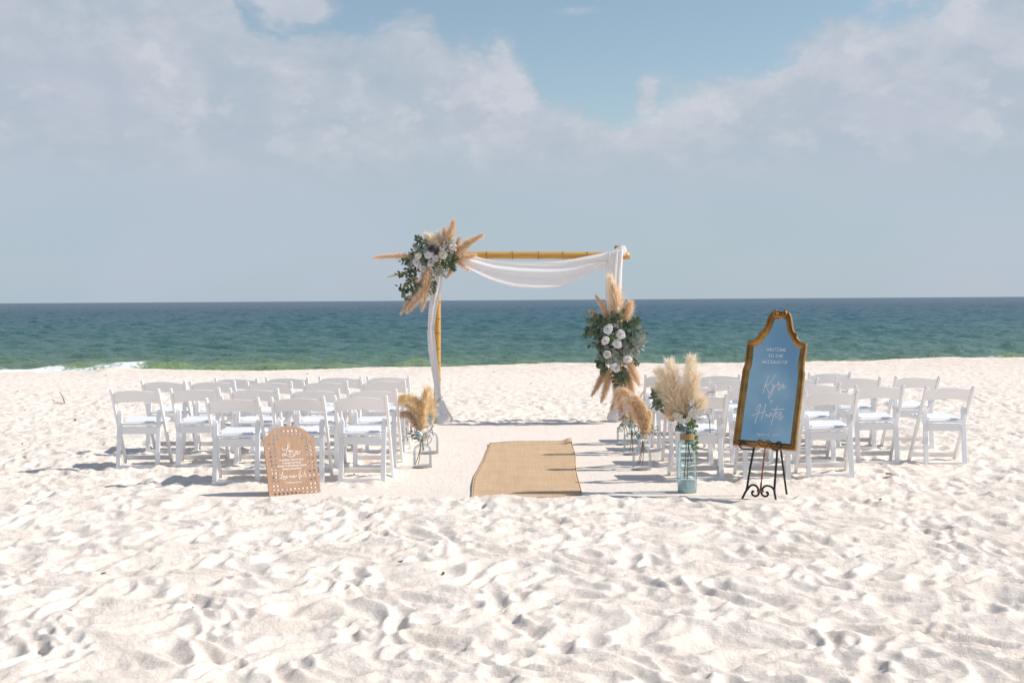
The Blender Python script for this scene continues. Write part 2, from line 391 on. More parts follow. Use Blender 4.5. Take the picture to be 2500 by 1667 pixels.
class MB:
    def __init__(s): s.v = []; s.f = []; s.sm = []
    def add(s, vs, fs, smooth=False):
        n = len(s.v); s.v += [tuple(p) for p in vs]; s.f += [tuple(i + n for i in f) for f in fs]; s.sm += [smooth] * len(fs)
    def box(s, x0, x1, y0, y1, z0, z1):
        vs = [(x, y, z) for z in (z0, z1) for y in (y0, y1) for x in (x0, x1)]
        s.add(vs, [(0, 2, 3, 1), (4, 5, 7, 6), (0, 1, 5, 4), (2, 6, 7, 3), (0, 4, 6, 2), (1, 3, 7, 5)])
    def prism(s, pts, axis_fn0, axis_fn1):
        """pts: 2D polygon; fn maps a 2D point to 3D for the two caps"""
        n = len(pts); vs = [axis_fn0(p) for p in pts] + [axis_fn1(p) for p in pts]
        fs = [tuple(range(n))[::-1], tuple(range(n, 2 * n))] + [(i, (i + 1) % n, n + (i + 1) % n, n + i) for i in range(n)]
        s.add(vs, fs)
    def tube(s, pts, r, sides=8, cap=True, flat=1.0):
        pts = [Vector(p) for p in pts]; n = len(pts)
        rs = r if isinstance(r, (list, tuple)) else [r] * n
        t0 = (pts[1] - pts[0]).normalized()
        up = Vector((0, 0, 1)) if abs(t0.z) < 0.9 else Vector((0, 1, 0))
        nx = t0.cross(up).normalized(); base = []
        for i, p in enumerate(pts):
            t = (pts[min(i + 1, n - 1)] - pts[max(i - 1, 0)]).normalized()
            nx = (nx - t * nx.dot(t)).normalized(); ny = t.cross(nx)
            base += [p + (nx * math.cos(a) + ny * math.sin(a) * flat) * rs[i] for a in [2 * PI * k / sides for k in range(sides)]]
        fs = []
        for i in range(n - 1):
            for k in range(sides):
                a = i * sides + k; b = i * sides + (k + 1) % sides
                fs.append((a, b, b + sides, a + sides))
        s.add(base, fs, True)
        if cap:
            m = len(s.v) - len(base)
            s.f.append(tuple(m + k for k in range(sides))[::-1]); s.sm.append(False)
            s.f.append(tuple(m + (n - 1) * sides + k for k in range(sides))); s.sm.append(False)
    def lathe(s, prof, cx=0, cy=0, sides=24, wob=None):
        vs = []; n = len(prof)
        for i, (r, z) in enumerate(prof):
            for k in range(sides):
                a = 2 * PI * k / sides; q = r * (wob(a, z) if wob else 1.0)
                vs.append((cx + q * math.cos(a), cy + q * math.sin(a), z))
        fs = [(i * sides + k, i * sides + (k + 1) % sides, (i + 1) * sides + (k + 1) % sides, (i + 1) * sides + k) for i in range(n - 1) for k in range(sides)]
        s.add(vs, fs, True)
    def mesh(s, name, m, origin=(0, 0, 0), bevel=0.0):
        me = bpy.data.meshes.new(name)
        o = Vector(origin)
        me.from_pydata([tuple(Vector(p) - o) for p in s.v], [], s.f)
        me.polygons.foreach_set('use_smooth', s.sm)
        if bevel:
            bm = bmesh.new(); bm.from_mesh(me)
            es = [e for e in bm.edges if len(e.link_faces) == 2 and e.calc_face_angle(0) > 0.6]
            bmesh.ops.bevel(bm, geom=es, offset=bevel, segments=1, affect='EDGES', clamp_overlap=True)
            bmesh.ops.recalc_face_normals(bm, faces=bm.faces); bm.to_mesh(me); bm.free()
        else:
            bm = bmesh.new(); bm.from_mesh(me); bmesh.ops.recalc_face_normals(bm, faces=bm.faces); bm.to_mesh(me); bm.free()
        me.materials.append(m); me.update()
        return me
    def build(s, name, m, parent=None, origin=(0, 0, 0), bevel=0.0, **k):
        return link(name, s.mesh(name, m, origin, bevel), parent, **k)

def catmull(pts, n=6):
    P = [Vector(p) for p in pts]
    if len(P) < 3: return P
    Q = [P[0] * 2 - P[1]] + P + [P[-1] * 2 - P[-2]]; out = []
    for i in range(1, len(Q) - 2):
        a, b, c, d = Q[i - 1:i + 3]
        for k in range(n):
            t = k / n
            out.append(0.5 * ((2 * b) + (c - a) * t + (2 * a - 5 * b + 4 * c - d) * t * t + (3 * b - a - 3 * c + d) * t ** 3))
    out.append(P[-1]); return out


# ------------------------------------------------------------------ terrain height
_tab = {}
def gnoise(x, y, seed=0):
    if seed not in _tab:
        g = np.random.default_rng(1000 + seed); a = g.random((256, 256)).astype(np.float32) * 2 * np.pi
        _tab[seed] = (np.cos(a), np.sin(a))
    gx, gy = _tab[seed]
    xi = np.floor(x).astype(np.int64); yi = np.floor(y).astype(np.int64)
    fx = (x - xi).astype(np.float32); fy = (y - yi).astype(np.float32)
    u = fx * fx * fx * (fx * (fx * 6 - 15) + 10); v = fy * fy * fy * (fy * (fy * 6 - 15) + 10)
    def d(ix, iy, dx, dy):
        a = ix & 255; b = iy & 255
        return gx[a, b] * dx + gy[a, b] * dy
    n00 = d(xi, yi, fx, fy); n10 = d(xi + 1, yi, fx - 1, fy); n01 = d(xi, yi + 1, fx, fy - 1); n11 = d(xi + 1, yi + 1, fx - 1, fy - 1)
    return ((n00 * (1 - u) + n10 * u) * (1 - v) + (n01 * (1 - u) + n11 * u) * v) * 1.5

def sstep(a, b, x):
    t = np.clip((x - a) / (b - a), 0, 1); return t * t * (3 - 2 * t)

def edge_y(x):                                  # the crest of the beach above the water
    return 29.9 + 0.155 * x + 0.5 * np.sin(x * 0.55 + 1.0) + 0.25 * np.sin(x * 1.3)

def raked(x, y):
    w = gnoise(x * 1.3, y * 1.3, 30) * 0.16
    a = sstep(-1.35, -0.95, x + w) * sstep(1.75, 1.25, x + w) * sstep(9.75, 9.95, y + w) * sstep(16.2, 15.7, y + w * 1.5)
    b = sstep(-3.0, -2.3, x + w) * sstep(2.95, 2.35, x + w) * sstep(9.7, 9.88, y + w) * sstep(10.75, 10.4, y + w)
    return np.maximum(a, b)

RX0, RX1, RY0, RY1, RC = -16.0, 16.0, 2.0, 36.0, 0.016
NX, NY = int((RX1 - RX0) / RC), int((RY1 - RY0) / RC)
FOOT = np.zeros((NY, NX), np.float32)
def stamp_feet():
    K = 30
    ax = (np.arange(-K, K + 1) * RC).astype(np.float32); GX, GY = np.meshgrid(ax, ax)
    n = 19000
    xs = rng.uniform(RX0 + 1, RX1 - 1, n); ys = RY0 + 0.6 + (RY1 - RY0 - 1.2) * rng.random(n)
    dens = 0.55 + 0.6 * gnoise(xs * 0.35, ys * 0.35, 41)
    keep = (np.abs(xs) < ys * 0.47 + 1.5) & (rng.random(n) < dens)
    for x, y in zip(xs[keep], ys[keep]):
        a = rng.normal(0.5, 0.9); la = rng.uniform(0.065, 0.14); lb = rng.uniform(0.04, 0.068); dep = rng.uniform(0.012, 0.042)
        ca, sa = math.cos(a), math.sin(a)
        p = (GX * ca + GY * sa) / la; q = (-GX * sa + GY * ca) / lb
        q = q * (1 + 0.25 * p)
        r = np.sqrt(p * p + q * q)
        tilt = 0.6 + 0.4 * np.tanh(p * 1.2 * rng.choice((-1, 1)))
        st = -dep * np.exp(-(r ** 3)) * tilt + dep * 0.45 * np.exp(-((r - 1.35) / 0.33) ** 2) * (0.55 + 0.45 * np.sin(np.arctan2(q, p) + rng.uniform(0, 6.28)))
        j = int((x - RX0) / RC); i = int((y - RY0) / RC)
        if i - K < 0 or j - K < 0 or i + K + 1 > NY or j + K + 1 > NX: continue
        FOOT[i - K:i + K + 1, j - K:j + K + 1] += st
    # vehicle tracks near the crest
    for y0, xa, xb in ((25.6, 5.5, 13.5), (26.9, 5.5, 12), (25.4, -14, -6), (26.6, -14, -7)):
        x = xa
        while x < xb:
            j = int((x - RX0) / RC); i = int((y0 + 0.1 * math.sin(x) - RY0) / RC)
            if 6 < j < NX - 6: FOOT[i - 7:i + 8, j - 4:j + 4] -= 0.035
            x += 0.2 + rng.random() * 0.12
stamp_feet()

def sand_h(x, y):
    x = np.asarray(x, np.float32); y = np.asarray(y, np.float32)
    i = np.clip((y - RY0) / RC - 0.5, 0, NY - 2); j = np.clip((x - RX0) / RC - 0.5, 0, NX - 2)
    i0 = i.astype(int); j0 = j.astype(int); fi = i - i0; fj = j - j0
    foot = (FOOT[i0, j0] * (1 - fj) + FOOT[i0, j0 + 1] * fj) * (1 - fi) + (FOOT[i0 + 1, j0] * (1 - fj) + FOOT[i0 + 1, j0 + 1] * fj) * fi
    rk = raked(x, y)
    near = sstep(10.5, 6.0, y)
    wx = gnoise(x * 1.7, y * 1.7, 1) * 0.22; wy = gnoise(x * 1.7 + 9, y * 1.7, 2) * 0.22
    X2, Y2 = x + wx, y + wy
    big = gnoise(X2 * 0.8, Y2 * 0.8, 3) * 0.022
    md = gnoise(X2 * 5.0, Y2 * 5.0, 4)
    ridge = (0.5 - np.abs(gnoise(X2 * 5.0 + Y2 * 1.4, Y2 * 5.2 - X2 * 1.4, 5))) * 0.044
    sm = gnoise(X2 * 9.5, Y2 * 9.5, 6)
    fi_ = gnoise(x * 17, y * 17, 7); ff = gnoise(x * 41, y * 41, 8)
    rough = np.clip(0.5 + 1.2 * gnoise(x * 0.9, y * 0.9, 12), 0, 1)       # crumbled, crusty places
    crumb = (np.abs(fi_) * 0.012 + np.abs(ff) * 0.006) * rough
    h = big + md * 0.017 + ridge * (0.75 + 0.55 * near) + sm * 0.010 + foot * (0.95 - 0.42 * near) + crumb * (1.3 - 0.8 * near) + fi_ * 0.003
    h = h * (1 - 0.93 * rk) + 0.0008 * ff + rk * (gnoise(x * 3, y * 12, 14) * 0.0025)
    # low lip of pushed sand round the raked ground
    lip = np.exp(-((rk - 0.35) / 0.22) ** 2) * (0.018 + 0.02 * gnoise(x * 2.2, y * 2.2, 15))
    h = h + lip * sstep(16.4, 12, y)
    e = edge_y(x)
    far = sstep(17, 27, y); h = h * (1 - 0.6 * far)
    berm = np.exp(-((y - e + 0.4) / 0.9) ** 2) * (0.01 + 0.035 * np.clip(gnoise(x * 0.7, x * 0 + 3.3, 16), 0, 1) + 0.07 * np.exp(-((x + 9.3) / 0.28) ** 2))
    drop = -np.clip(y - e, 0, None) * 0.19
    return h + berm + np.maximum(drop, -2.2)
def gz(x, y): return float(sand_h(np.array([x]), np.array([y]))[0])


def build_sand():
    nv, nu = 800, 800
    ys = 2.4 * np.exp(np.linspace(0, math.log(40.0 / 2.4), nv))
    us = np.linspace(-1, 1, nu)
    Y, U = np.meshgrid(ys, us, indexing='ij'); Xx = U * (0.47 * Y + 1.6)
    Z = sand_h(Xx.ravel(), Y.ravel())
    V = np.stack([Xx.ravel(), Y.ravel(), Z], 1)
    return tag(link('sand', mesh_np('sand', V, grid_faces(nu, nv), M['sand'])), kind='structure')
build_sand()

def build_beach_around():
    """the rest of the beach, beside and behind the camera, a little lower where the detailed sand lies"""
    xs = np.linspace(-90, 90, 181); ys = np.linspace(-70, 40, 111)
    Xx, Y = np.meshgrid(xs, ys)
    inside = (Y > 1.9) & (np.abs(Xx) < 0.47 * Y + 2.6)
    Z = np.where(inside, -0.35, 0.0) + gnoise(Xx.ravel() * 0.4, Y.ravel() * 0.4, 50).reshape(Xx.shape) * 0.05 - 0.03
    e = edge_y(Xx); Z = Z + np.maximum(-np.clip(Y - e, 0, None) * 0.19, -2.2) - 0.02
    V = np.stack([Xx.ravel(), Y.ravel(), Z.ravel()], 1)
    tag(link('beach', mesh_np('beach', V, grid_faces(181, 111), M['sand'])), kind='structure')
build_beach_around()

SEA_Z = -0.95
def build_sea():
    nu, nv = 640, 760
    ys = 31.5 * np.exp(np.linspace(0, math.log(600 / 31.5), nv))
    ys = np.concatenate([ys, 600 * np.exp(np.linspace(0.05, math.log(40000 / 600), 40))]); nv = len(ys)
    wide = 1.0 * np.exp(np.linspace(0.06, math.log(14), 26)); us = np.concatenate([-wide[::-1], np.linspace(-1, 1, nu), wide]); nu = len(us)
    Y, U = np.meshgrid(ys, us, indexing='ij'); Xx = U * (0.45 * Y + 7)
    x, y = Xx.ravel(), Y.ravel()
    z = np.zeros_like(x)
    g = np.random.default_rng(5)
    for k in range(70):
        lam = 0.55 * (5.5 / 0.55) ** g.random(); th = g.normal(-PI / 2 + 0.25, 0.6); kk = 2 * PI / lam
        amp = 0.0082 * lam ** 0.75
        fade = 1 - sstep(lam * 70, lam * 200, y)
        z += amp * fade * np.sin(kk * (x * math.cos(th) + y * math.sin(th)) + g.uniform(0, 6.28))
    z += 0.035 * gnoise(x * 0.12, y * 0.3, 61) + 0.05 * gnoise(x * 0.03, y * 0.09, 62)
    # the little breaker on the shore
    cl = 41.5 + 0.10 * x + 0.9 * gnoise(x * 0.16, x * 0, 63)
    env = 0.26 + 0.22 * gnoise(x * 0.20 + 4.7, x * 0 + 1, 64) + 0.12 * sstep(6, -12, x)
    env = np.clip(env + 0.02 + 0.13 * sstep(-10.5, -12.5, x), 0.10, 0.62)
    d = y - cl
    prof = np.where(d < 0, np.exp(-(d / 0.75) ** 2), np.exp(-(d / 2.3) ** 2))
    z += env * prof
    cl2 = cl + 8.5; d2 = y - cl2
    z += 0.10 * np.exp(-(d2 / 1.6) ** 2) * (0.5 + gnoise(x * 0.15, x * 0 + 7, 65))
    cl3 = cl + 17; d3 = y - cl3
    z += 0.07 * np.exp(-(d3 / 2.2) ** 2) * (0.5 + gnoise(x * 0.12, x * 0 + 9, 66))
    left = sstep(-11.8, -13.4, x) * (0.55 + 0.45 * sstep(-0.1, 0.25, gnoise(x * 0.55 + 2, x * 0 + 4, 69)))
    spots = np.clip(gnoise(x * 0.45, x * 0 + 5, 67) * 1.8, 0, 1)
    foam = np.exp(-((d + 0.15) / 0.9) ** 2) * np.clip(left * 0.95 + spots * 0.42, 0, 1)
    foam[np.abs(x) > 0.45 * y + 8] *= 0.3
    foam = np.maximum(foam, sstep(1.2, -1.5, y - (cl - 2.6)) * left * 0.9)
    V = np.stack([x, y, z + SEA_Z], 1)
    me = mesh_np('sea', V, grid_faces(nu, nv), M['water'])
    a = me.attributes.new('crest', 'FLOAT', 'POINT'); a.data.foreach_set('value', np.clip(env * prof * 2.6 - 0.1, 0, 0.75).astype(np.float32))
    a = me.attributes.new('foam', 'FLOAT', 'POINT'); a.data.foreach_set('value', foam.astype(np.float32))
    tag(link('sea', me), kind='structure')
build_sea()


# ------------------------------------------------------------------ chairs
def make_chair():
    root = empty('folding_chair', (0, 0, 0)); wr = M['white_resin']
    H, YT, YF, W = 0.775, -0.06, 0.36, 0.226
    ypost = lambda z: YF + (YT - YF) * z / H
    for sx in (-1, 1):
        mb = MB(); n = 10; dep = 0.021; hw = 0.0125
        secs = []
        for k in range(n + 1):
            z = H * k / n - (0.004 if k == n else 0); y = ypost(z) - (0.012 * (k / n) ** 3)
            secs.append((z, y))
        vs = []
        for z, y in secs:
            vs += [(sx * W - hw, y - dep, z), (sx * W + hw, y - dep, z), (sx * W + hw, y + dep, z), (sx * W - hw, y + dep, z)]
        z, y = H + 0.006, secs[-1][1] - 0.002
        vs += [(sx * W - hw * .6, y - dep * .55, z), (sx * W + hw * .6, y - dep * .55, z), (sx * W + hw * .6, y + dep * .55, z), (sx * W - hw * .6, y + dep * .55, z)]
        fs = [(3, 2, 1, 0)]
        for k in range(n + 1):
            a = 4 * k; fs += [(a + i, a + (i + 1) % 4, a + 4 + (i + 1) % 4, a + 4 + i) for i in range(4)]
        a = 4 * (n + 1); fs.append((a, a + 1, a + 2, a + 3))
        mb.add(vs, fs); mb.build('back_post', wr, root, bevel=0.003)
    # curved backrest panel
    nu, nv, hwid = 17, 5, 0.2135; V = []
    for face in (0, 1):
        for j in range(nv):
            for i in range(nu):
                q = -1 + 2 * i / (nu - 1); x = q * hwid; c = 1 - q * q
                zt = 0.742 + 0.024 * c; zb = 0.632 + 0.024 * c; z = zb + (zt - zb) * j / (nv - 1)
                y = ypost(z) - 0.012 - 0.030 * c + (0.016 if face else 0)
                V.append((x, y, z))
    N = nu * nv; fs = []
    for face in (0, 1):
        for j in range(nv - 1):
            for i in range(nu - 1):
                a = face * N + j * nu + i; fs.append((a, a + 1, a + nu + 1, a + nu))
    for i in range(nu - 1):
        fs.append((i, i + 1, N + i + 1, N + i)); b = (nv - 1) * nu + i; fs.append((b, b + 1, N + b + 1, N + b))
    mb = MB(); mb.add(V, fs); mb.build('backrest', wr, root, bevel=0.002)
    for sx in (-1, 1):                                          # rear legs, rounded on their inner shoulder
        xo, xi = 0.209, 0.166; top = 0.572
        pts = [(xo, 0.0), (xo, top - 0.012), (xo - 0.008, top)] + [(xi + 0.026 * (1 - math.sin(a)), top - 0.045 + 0.045 * math.cos(a)) for a in [R(v) for v in (10, 30, 50, 70, 90)]] + [(xi, 0.0)]
        yy = lambda z: -0.01 + 0.085 * z / 0.572
        mb = MB(); mb.prism(pts, lambda p: (sx * p[0], yy(p[1]) - 0.011, p[1]), lambda p: (sx * p[0], yy(p[1]) + 0.012, p[1]))
        mb.build('rear_leg', wr, root, bevel=0.0025)
    for sx in (-1, 1):
        zb = 0.50; yb = ypost(zb); mb = MB(); mb.tube([(sx * 0.2125, yb, zb), (sx * 0.2415, yb, zb)], 0.0075, 8); mb.build('hinge_bolt', M['steel'], root)
    mb = MB(); mb.box(-0.1655, 0.1655, -0.019, 0.0, 0.0, 0.046); mb.build('bottom_rail', wr, root, bevel=0.003)
    mb = MB(); mb.box(-0.1655, 0.1655, 0.035, 0.054, 0.338, 0.408); mb.build('seat_apron', wr, root, bevel=0.003)
    mb = MB(); z0 = 0.052; mb.prism([(z0, ypost(z0)), (z0 + 0.048, ypost(z0 + 0.048))][:0] or [(-0.213, z0), (0.213, z0), (0.213, z0 + 0.048), (-0.213, z0 + 0.048)],
        lambda p: (p[0], ypost(p[1]) - 0.009, p[1]), lambda p: (p[0], ypost(p[1]) + 0.009, p[1]))
    mb.build('stretcher', wr, root, bevel=0.003)
    seat = [(-0.163, 0.030), (0.163, 0.030), (0.163, 0.098), (0.205, 0.112), (0.208, 0.375), (0.190, 0.412), (-0.190, 0.412), (-0.208, 0.375), (-0.205, 0.112), (-0.163, 0.098)]
    zs = lambda y: 0.418 + 0.022 * y / 0.4
    mb = MB(); mb.prism(seat, lambda p: (p[0], p[1], zs(p[1])), lambda p: (p[0], p[1], zs(p[1]) + 0.024)); mb.build('seat', wr, root, bevel=0.004)
    pad = [(x * 0.90, 0.222 + (y - 0.222) * 0.88) for x, y in seat]
    mb = MB(); mb.prism(pad, lambda p: (p[0], p[1], zs(p[1]) + 0.022), lambda p: (p[0] * 0.97, 0.222 + (p[1] - 0.222) * 0.97, zs(p[1]) + 0.036)); mb.build('seat_pad', M['white_pad'], root, bevel=0.004)
    return root

def copy_tree(o, parent=None):
    c = o.copy(); C.objects.link(c)
    if parent: c.parent = parent
    for ch in o.children: copy_tree(ch, c)
    return c

chair0 = make_chair(); chair_used = [False]
ROWS = {0: ('row nearest the camera', 10.78), 1: ('second row from the camera', 11.76), 2: ('third row from the camera', 12.86), 3: ('farthest row', 13.62)}
ORD = ['nearest the aisle', 'second from the aisle', 'third from the aisle', 'fourth from the aisle', 'farthest from the aisle']
LEFT = {0: [878, 727, 567.5], 1: [910, 767, 616, 474, 326.5], 2: [936, 793, 654, 516, 395], 3: [948, 828, 698, 573]}
RIGHT = {0: [1712, 1876, 2033], 1: [1690, 1839, 1992, 2149, 2316], 2: [1655, 1787, 1940, 2095, 2238], 3: [1628, 1757, 1895, 2028]}
for side, tab in (('left', LEFT), ('right', RIGHT)):
    for row, xs in tab.items():
        rname, d = ROWS[row]
        for k, px in enumerate(xs):
            dd = d + rnd.uniform(-0.03, 0.03)
            xw = (px - CX) / F_PX * (dd - 0.06)
            c = copy_tree(chair0) if chair_used[0] else chair0
            chair_used[0] = True
            hz = [gz(xw + a, dd + b) for a in (-.2, .2) for b in (0, .35)]
            c.location = (xw, dd, sum(hz) / 4 - 0.018)
            c.rotation_euler = (R(rnd.uniform(-0.7, 0.7)), R(rnd.uniform(-0.8, 0.8)), R(rnd.uniform(-2.5, 2.5) + (4 if (side, row, k) == ('right', 1, 4) else 0)))
            o_ = ORD[k] if k < 3 or len(xs) == 5 else 'farthest from the aisle'
            if k == len(xs) - 1: o_ = 'farthest from the aisle'
            tag(c, f'white folding chair in the {rname}, {side} block, {o_}', 'chair', 'white folding chairs set out in rows beside the aisle')


# ------------------------------------------------------------------ flower parts
def plume(parent, org, pts, width, m, n=1500, slen=None, droop=0.0, spread=0.55, taper=0.8, name='pampas_plume', wd=0.0016, prof=None):
    """a feathery plume along world points: a thin rachis with n hair strands leaving it"""
    n = int(n * 1.15)
    P = np.array([tuple(p) for p in catmull(pts, 10)]); L = np.concatenate([[0], np.cumsum(np.linalg.norm(np.diff(P, axis=0), axis=1))]); L /= L[-1]
    t = np.sort(rng.random(n) ** 0.9 * 0.97)
    pos = np.stack([np.interp(t, L, P[:, k]) for k in range(3)], 1)
    tan = np.stack([np.interp(np.minimum(t + .04, 1), L, P[:, k]) - np.interp(np.maximum(t - .04, 0), L, P[:, k]) for k in range(3)], 1)
    tan /= np.linalg.norm(tan, axis=1)[:, None] + 1e-9
    rv = rng.normal(size=(n, 3)); rv -= tan * (rv * tan).sum(1)[:, None]; rv /= np.linalg.norm(rv, axis=1)[:, None] + 1e-9
    if prof is None: pr = np.sin(np.clip(0.18 + t * 0.82, 0, 1) ** taper * PI) ** 0.6 * (1 - 0.45 * t) + 0.12
    else: pr = np.interp(t, [0, .25, .5, .75, 1], prof)
    w = width * 0.5 * pr * rng.uniform(0.45, 1.15, n)
    sl = (slen or max(width * 0.62, 0.03)) * rng.uniform(0.6, 1.2, n) * (1 - 0.4 * t)
    fly = np.where(rng.random(n) < 0.24, rng.uniform(1.2, 1.9, n), 1.0); w = w * fly; sl = sl * (0.5 + 0.5 * fly)
    dirv = tan * sl[:, None] + rv * w[:, None]
    g = np.array([0, 0, -1.0]) * droop
    p1 = pos + dirv * 0.45 + rv * (w * spread * 0.35)[:, None] + g * (sl * 0.12)[:, None]
    p2 = pos + dirv + rng.normal(size=(n, 3)) * (0.17 * sl)[:, None] + g * (sl * 0.55)[:, None]
    side = np.cross(dirv, rng.normal(size=(n, 3))); side /= np.linalg.norm(side, axis=1)[:, None] + 1e-9
    wv = side * (wd * rng.uniform(0.6, 1.3, n))[:, None]
    V = np.stack([pos - wv * .6, pos + wv * .6, p1 + wv, p1 - wv, p2], 1).reshape(-1, 3)
    b = np.arange(n) * 5
    T = np.concatenate([np.stack([b, b + 1, b + 2], 1), np.stack([b, b + 2, b + 3], 1), np.stack([b + 3, b + 2, b + 4], 1)])
    me = mesh_np(name, V, T, m, True, org)
    o = link(name, me, parent)
    mb = MB(); mb.tube([tuple(p) for p in P[::4]], 0.0028, 5); mb.build('stalk', m, o, origin=org)
    return o

def leaf_mesh(name, m, shape='round', cup=0.25):
    """unit leaf: base at the origin, pointing +Y, face up +Z"""
    if shape == 'round': prof = [(0, 0.03), (.12, .24), (.32, .40), (.55, .42), (.78, .30), (.93, .13), (1, 0.02)]
    elif shape == 'oval': prof = [(0, 0.02), (.15, .17), (.4, .26), (.65, .23), (.86, .12), (1, 0.01)]
    elif shape == 'long': prof = [(0, 0.015), (.2, .085), (.45, .115), (.7, .09), (.88, .05), (1, 0.005)]
    else: prof = [(0, 0.02), (.1, .2), (.4, .36), (.7, .34), (.9, .18), (1, 0.02)]
    V = []; fs = []
    for i, (y, w) in enumerate(prof):
        z = -0.16 * y * y
        V += [(-w, y, z + cup * w), (0, y, z), (w, y, z + cup * w)]
    for i in range(len(prof) - 1):
        a = 3 * i; fs += [(a, a + 1, a + 4, a + 3), (a + 1, a + 2, a + 5, a + 4)]
    me = bpy.data.meshes.new(name); me.from_pydata(V, [], fs); me.polygons.foreach_set('use_smooth', [True] * len(fs)); me.materials.append(m); me.update()
    return me
LF = {}
for mn in ('leaf_dark', 'leaf_mid', 'leaf_grey', 'leaf_sage', 'leaf_bright', 'leaf_olive'):
    for sh in ('round', 'oval', 'long'):
        LF[mn, sh] = leaf_mesh('leaf', M[mn], sh)
LF['pod', 'oval'] = leaf_mesh('pod', M['pod_white'], 'oval', 0.12)

def frame_mat(pos, d, up, s):
    d = Vector(d).normalized(); up = Vector(up); x = d.cross(up)
    if x.length < 1e-4: x = d.cross(Vector((1, 0.3, 0.2)))
    x.normalize(); z = x.cross(d)
    return Matrix(((x.x * s, d.x * s, z.x * s, pos.x), (x.y * s, d.y * s, z.y * s, pos.y), (x.z * s, d.z * s, z.z * s, pos.z), (0, 0, 0, 1)))

def rvec(): return Vector((rnd.gauss(0, 1), rnd.gauss(0, 1), rnd.gauss(0, 1))).normalized()
TOCAM = Vector((0, -1, 0.15))

def leaf(parent, org, me, pos, d, size, facing=None, name='leaf'):
    o = link(name, me, parent)
    f = facing if facing is not None else (TOCAM * 1.0 + rvec() * 0.9)
    o.matrix_local = frame_mat(Vector(pos) - Vector(org), d, f, size)
    return o

def sprig(parent, org, pts, n, kinds, size, name='eucalyptus_sprig', r=0.0025, m='stem_green', both=True):
    P = catmull(pts, 8); mb = MB(); mb.tube(P, [r * (1 - 0.6 * i / (len(P) - 1)) for i in range(len(P))], 5)
    st = mb.build(name, M[m], parent, origin=org)
    for k in range(n):
        t = (k + 0.6) / n; i = min(int(t * (len(P) - 1)), len(P) - 2); p = P[i]; tg = (P[i + 1] - P[i]).normalized()
        for sgn in ((-1, 1) if both else (rnd.choice((-1, 1)),)):
            sd = tg.cross(TOCAM + rvec() * 0.5).normalized() * sgn
            d = tg * rnd.uniform(0.25, 0.8) + sd * rnd.uniform(0.6, 1.0) + rvec() * 0.25
            leaf(st, org, LF[rnd.choice(kinds)], p, d, size * rnd.uniform(0.85, 1.3) * (1 - 0.2 * t))
    leaf(st, org, LF[rnd.choice(kinds)], P[-1], (P[-1] - P[-2]).normalized(), size * 0.75)
    return st

def rose_mesh(name, m, seed=1):
    """rose opening along +Z, unit radius: broad reflexed outer petals round a tight spiral"""
    r_ = random.Random(seed); V = []; fs = []
    for li, (n, r0, r1, z1, curl, wf) in enumerate(((3, .03, .17, .74, .0, 1.5), (4, .07, .34, .72, .05, 1.25), (5, .10, .58, .60, .12, 1.15), (5, .14, .82, .40, .16, 1.2), (6, .16, 1.02, .20, .16, 1.15))):
        for k in range(n):
            a0 = 2 * PI * (k + 0.41 * li) / n + r_.uniform(-.2, .2); wid = PI / n * wf; b = len(V); nu, nv = 7, 6
            sc_, zz, tw = r_.uniform(.88, 1.1), r_.uniform(-.05, .05), r_.uniform(-.12, .12)
            for j in range(nv):
                t = j / (nv - 1)
                for i in range(nu):
                    q = -1 + 2 * i / (nu - 1); w = wid * (0.65 + 0.5 * math.sin(t * PI * 0.6)); a = a0 + q * w + tw * t
                    out = (r0 + (r1 * sc_ - r0) * t ** 0.85) * (1 - 0.13 * q * q * t * t) + 0.05 * q * t
                    z = (z1 + zz) * math.sin(t * PI / 2) - curl * t ** 5 - 0.10 * q * q * t + 0.03 * math.sin(4 * q + k) * t * t
                    V.append((out * math.cos(a), out * math.sin(a), z))
            for j in range(nv - 1):
                for i in range(nu - 1):
                    p = b + j * nu + i; fs.append((p, p + 1, p + nu + 1, p + nu))
    me = bpy.data.meshes.new(name); me.from_pydata(V, [], fs); me.polygons.foreach_set('use_smooth', [True] * len(fs)); me.materials.append(m); me.update()
    return me
RS = {c: rose_mesh('rose', M['petal_' + c], seed=i + 3) for i, c in enumerate(('white', 'blush', 'cream', 'blue', 'mauve'))}
def blossom_mesh(name, m, n=5):
    V = []; fs = []
    for k in range(n):
        a = 2 * PI * k / n; b = len(V)
        for t, w, z in ((0.08, 0.05, 0.02), (0.45, 0.30, 0.12), (0.8, 0.36, 0.20), (1.0, 0.18, 0.16)):
            for s in (-1, 0, 1):
                V.append((t * math.cos(a) - s * w * math.sin(a), t * math.sin(a) + s * w * math.cos(a), z + 0.05 * abs(s)))
        for j in range(3):
            for i in range(2):
                q = b + j * 3 + i; fs.append((q, q + 1, q + 4, q + 3))
    me = bpy.data.meshes.new(name); me.from_pydata(V, [], fs); me.polygons.foreach_set('use_smooth', [True] * len(fs)); me.materials.append(m); me.update()
    return me
BL = {c: blossom_mesh('blossom', M['petal_' + c]) for c in ('white', 'cream', 'blush')}

def flower(parent, org, me, pos, rad, d=None, name='rose', label=None):
    o = link(name, me, parent, label=label)
    d = Vector(d) if d is not None else (TOCAM + rvec() * 0.35)
    q = d.to_track_quat('Z', 'Y') @ Quaternion((0, 0, 1), rnd.uniform(0, 6.28))
    o.matrix_local = Matrix.Translation(Vector(pos) - Vector(org)) @ q.to_matrix().to_4x4() @ Matrix.Scale(rad, 4)
    return o

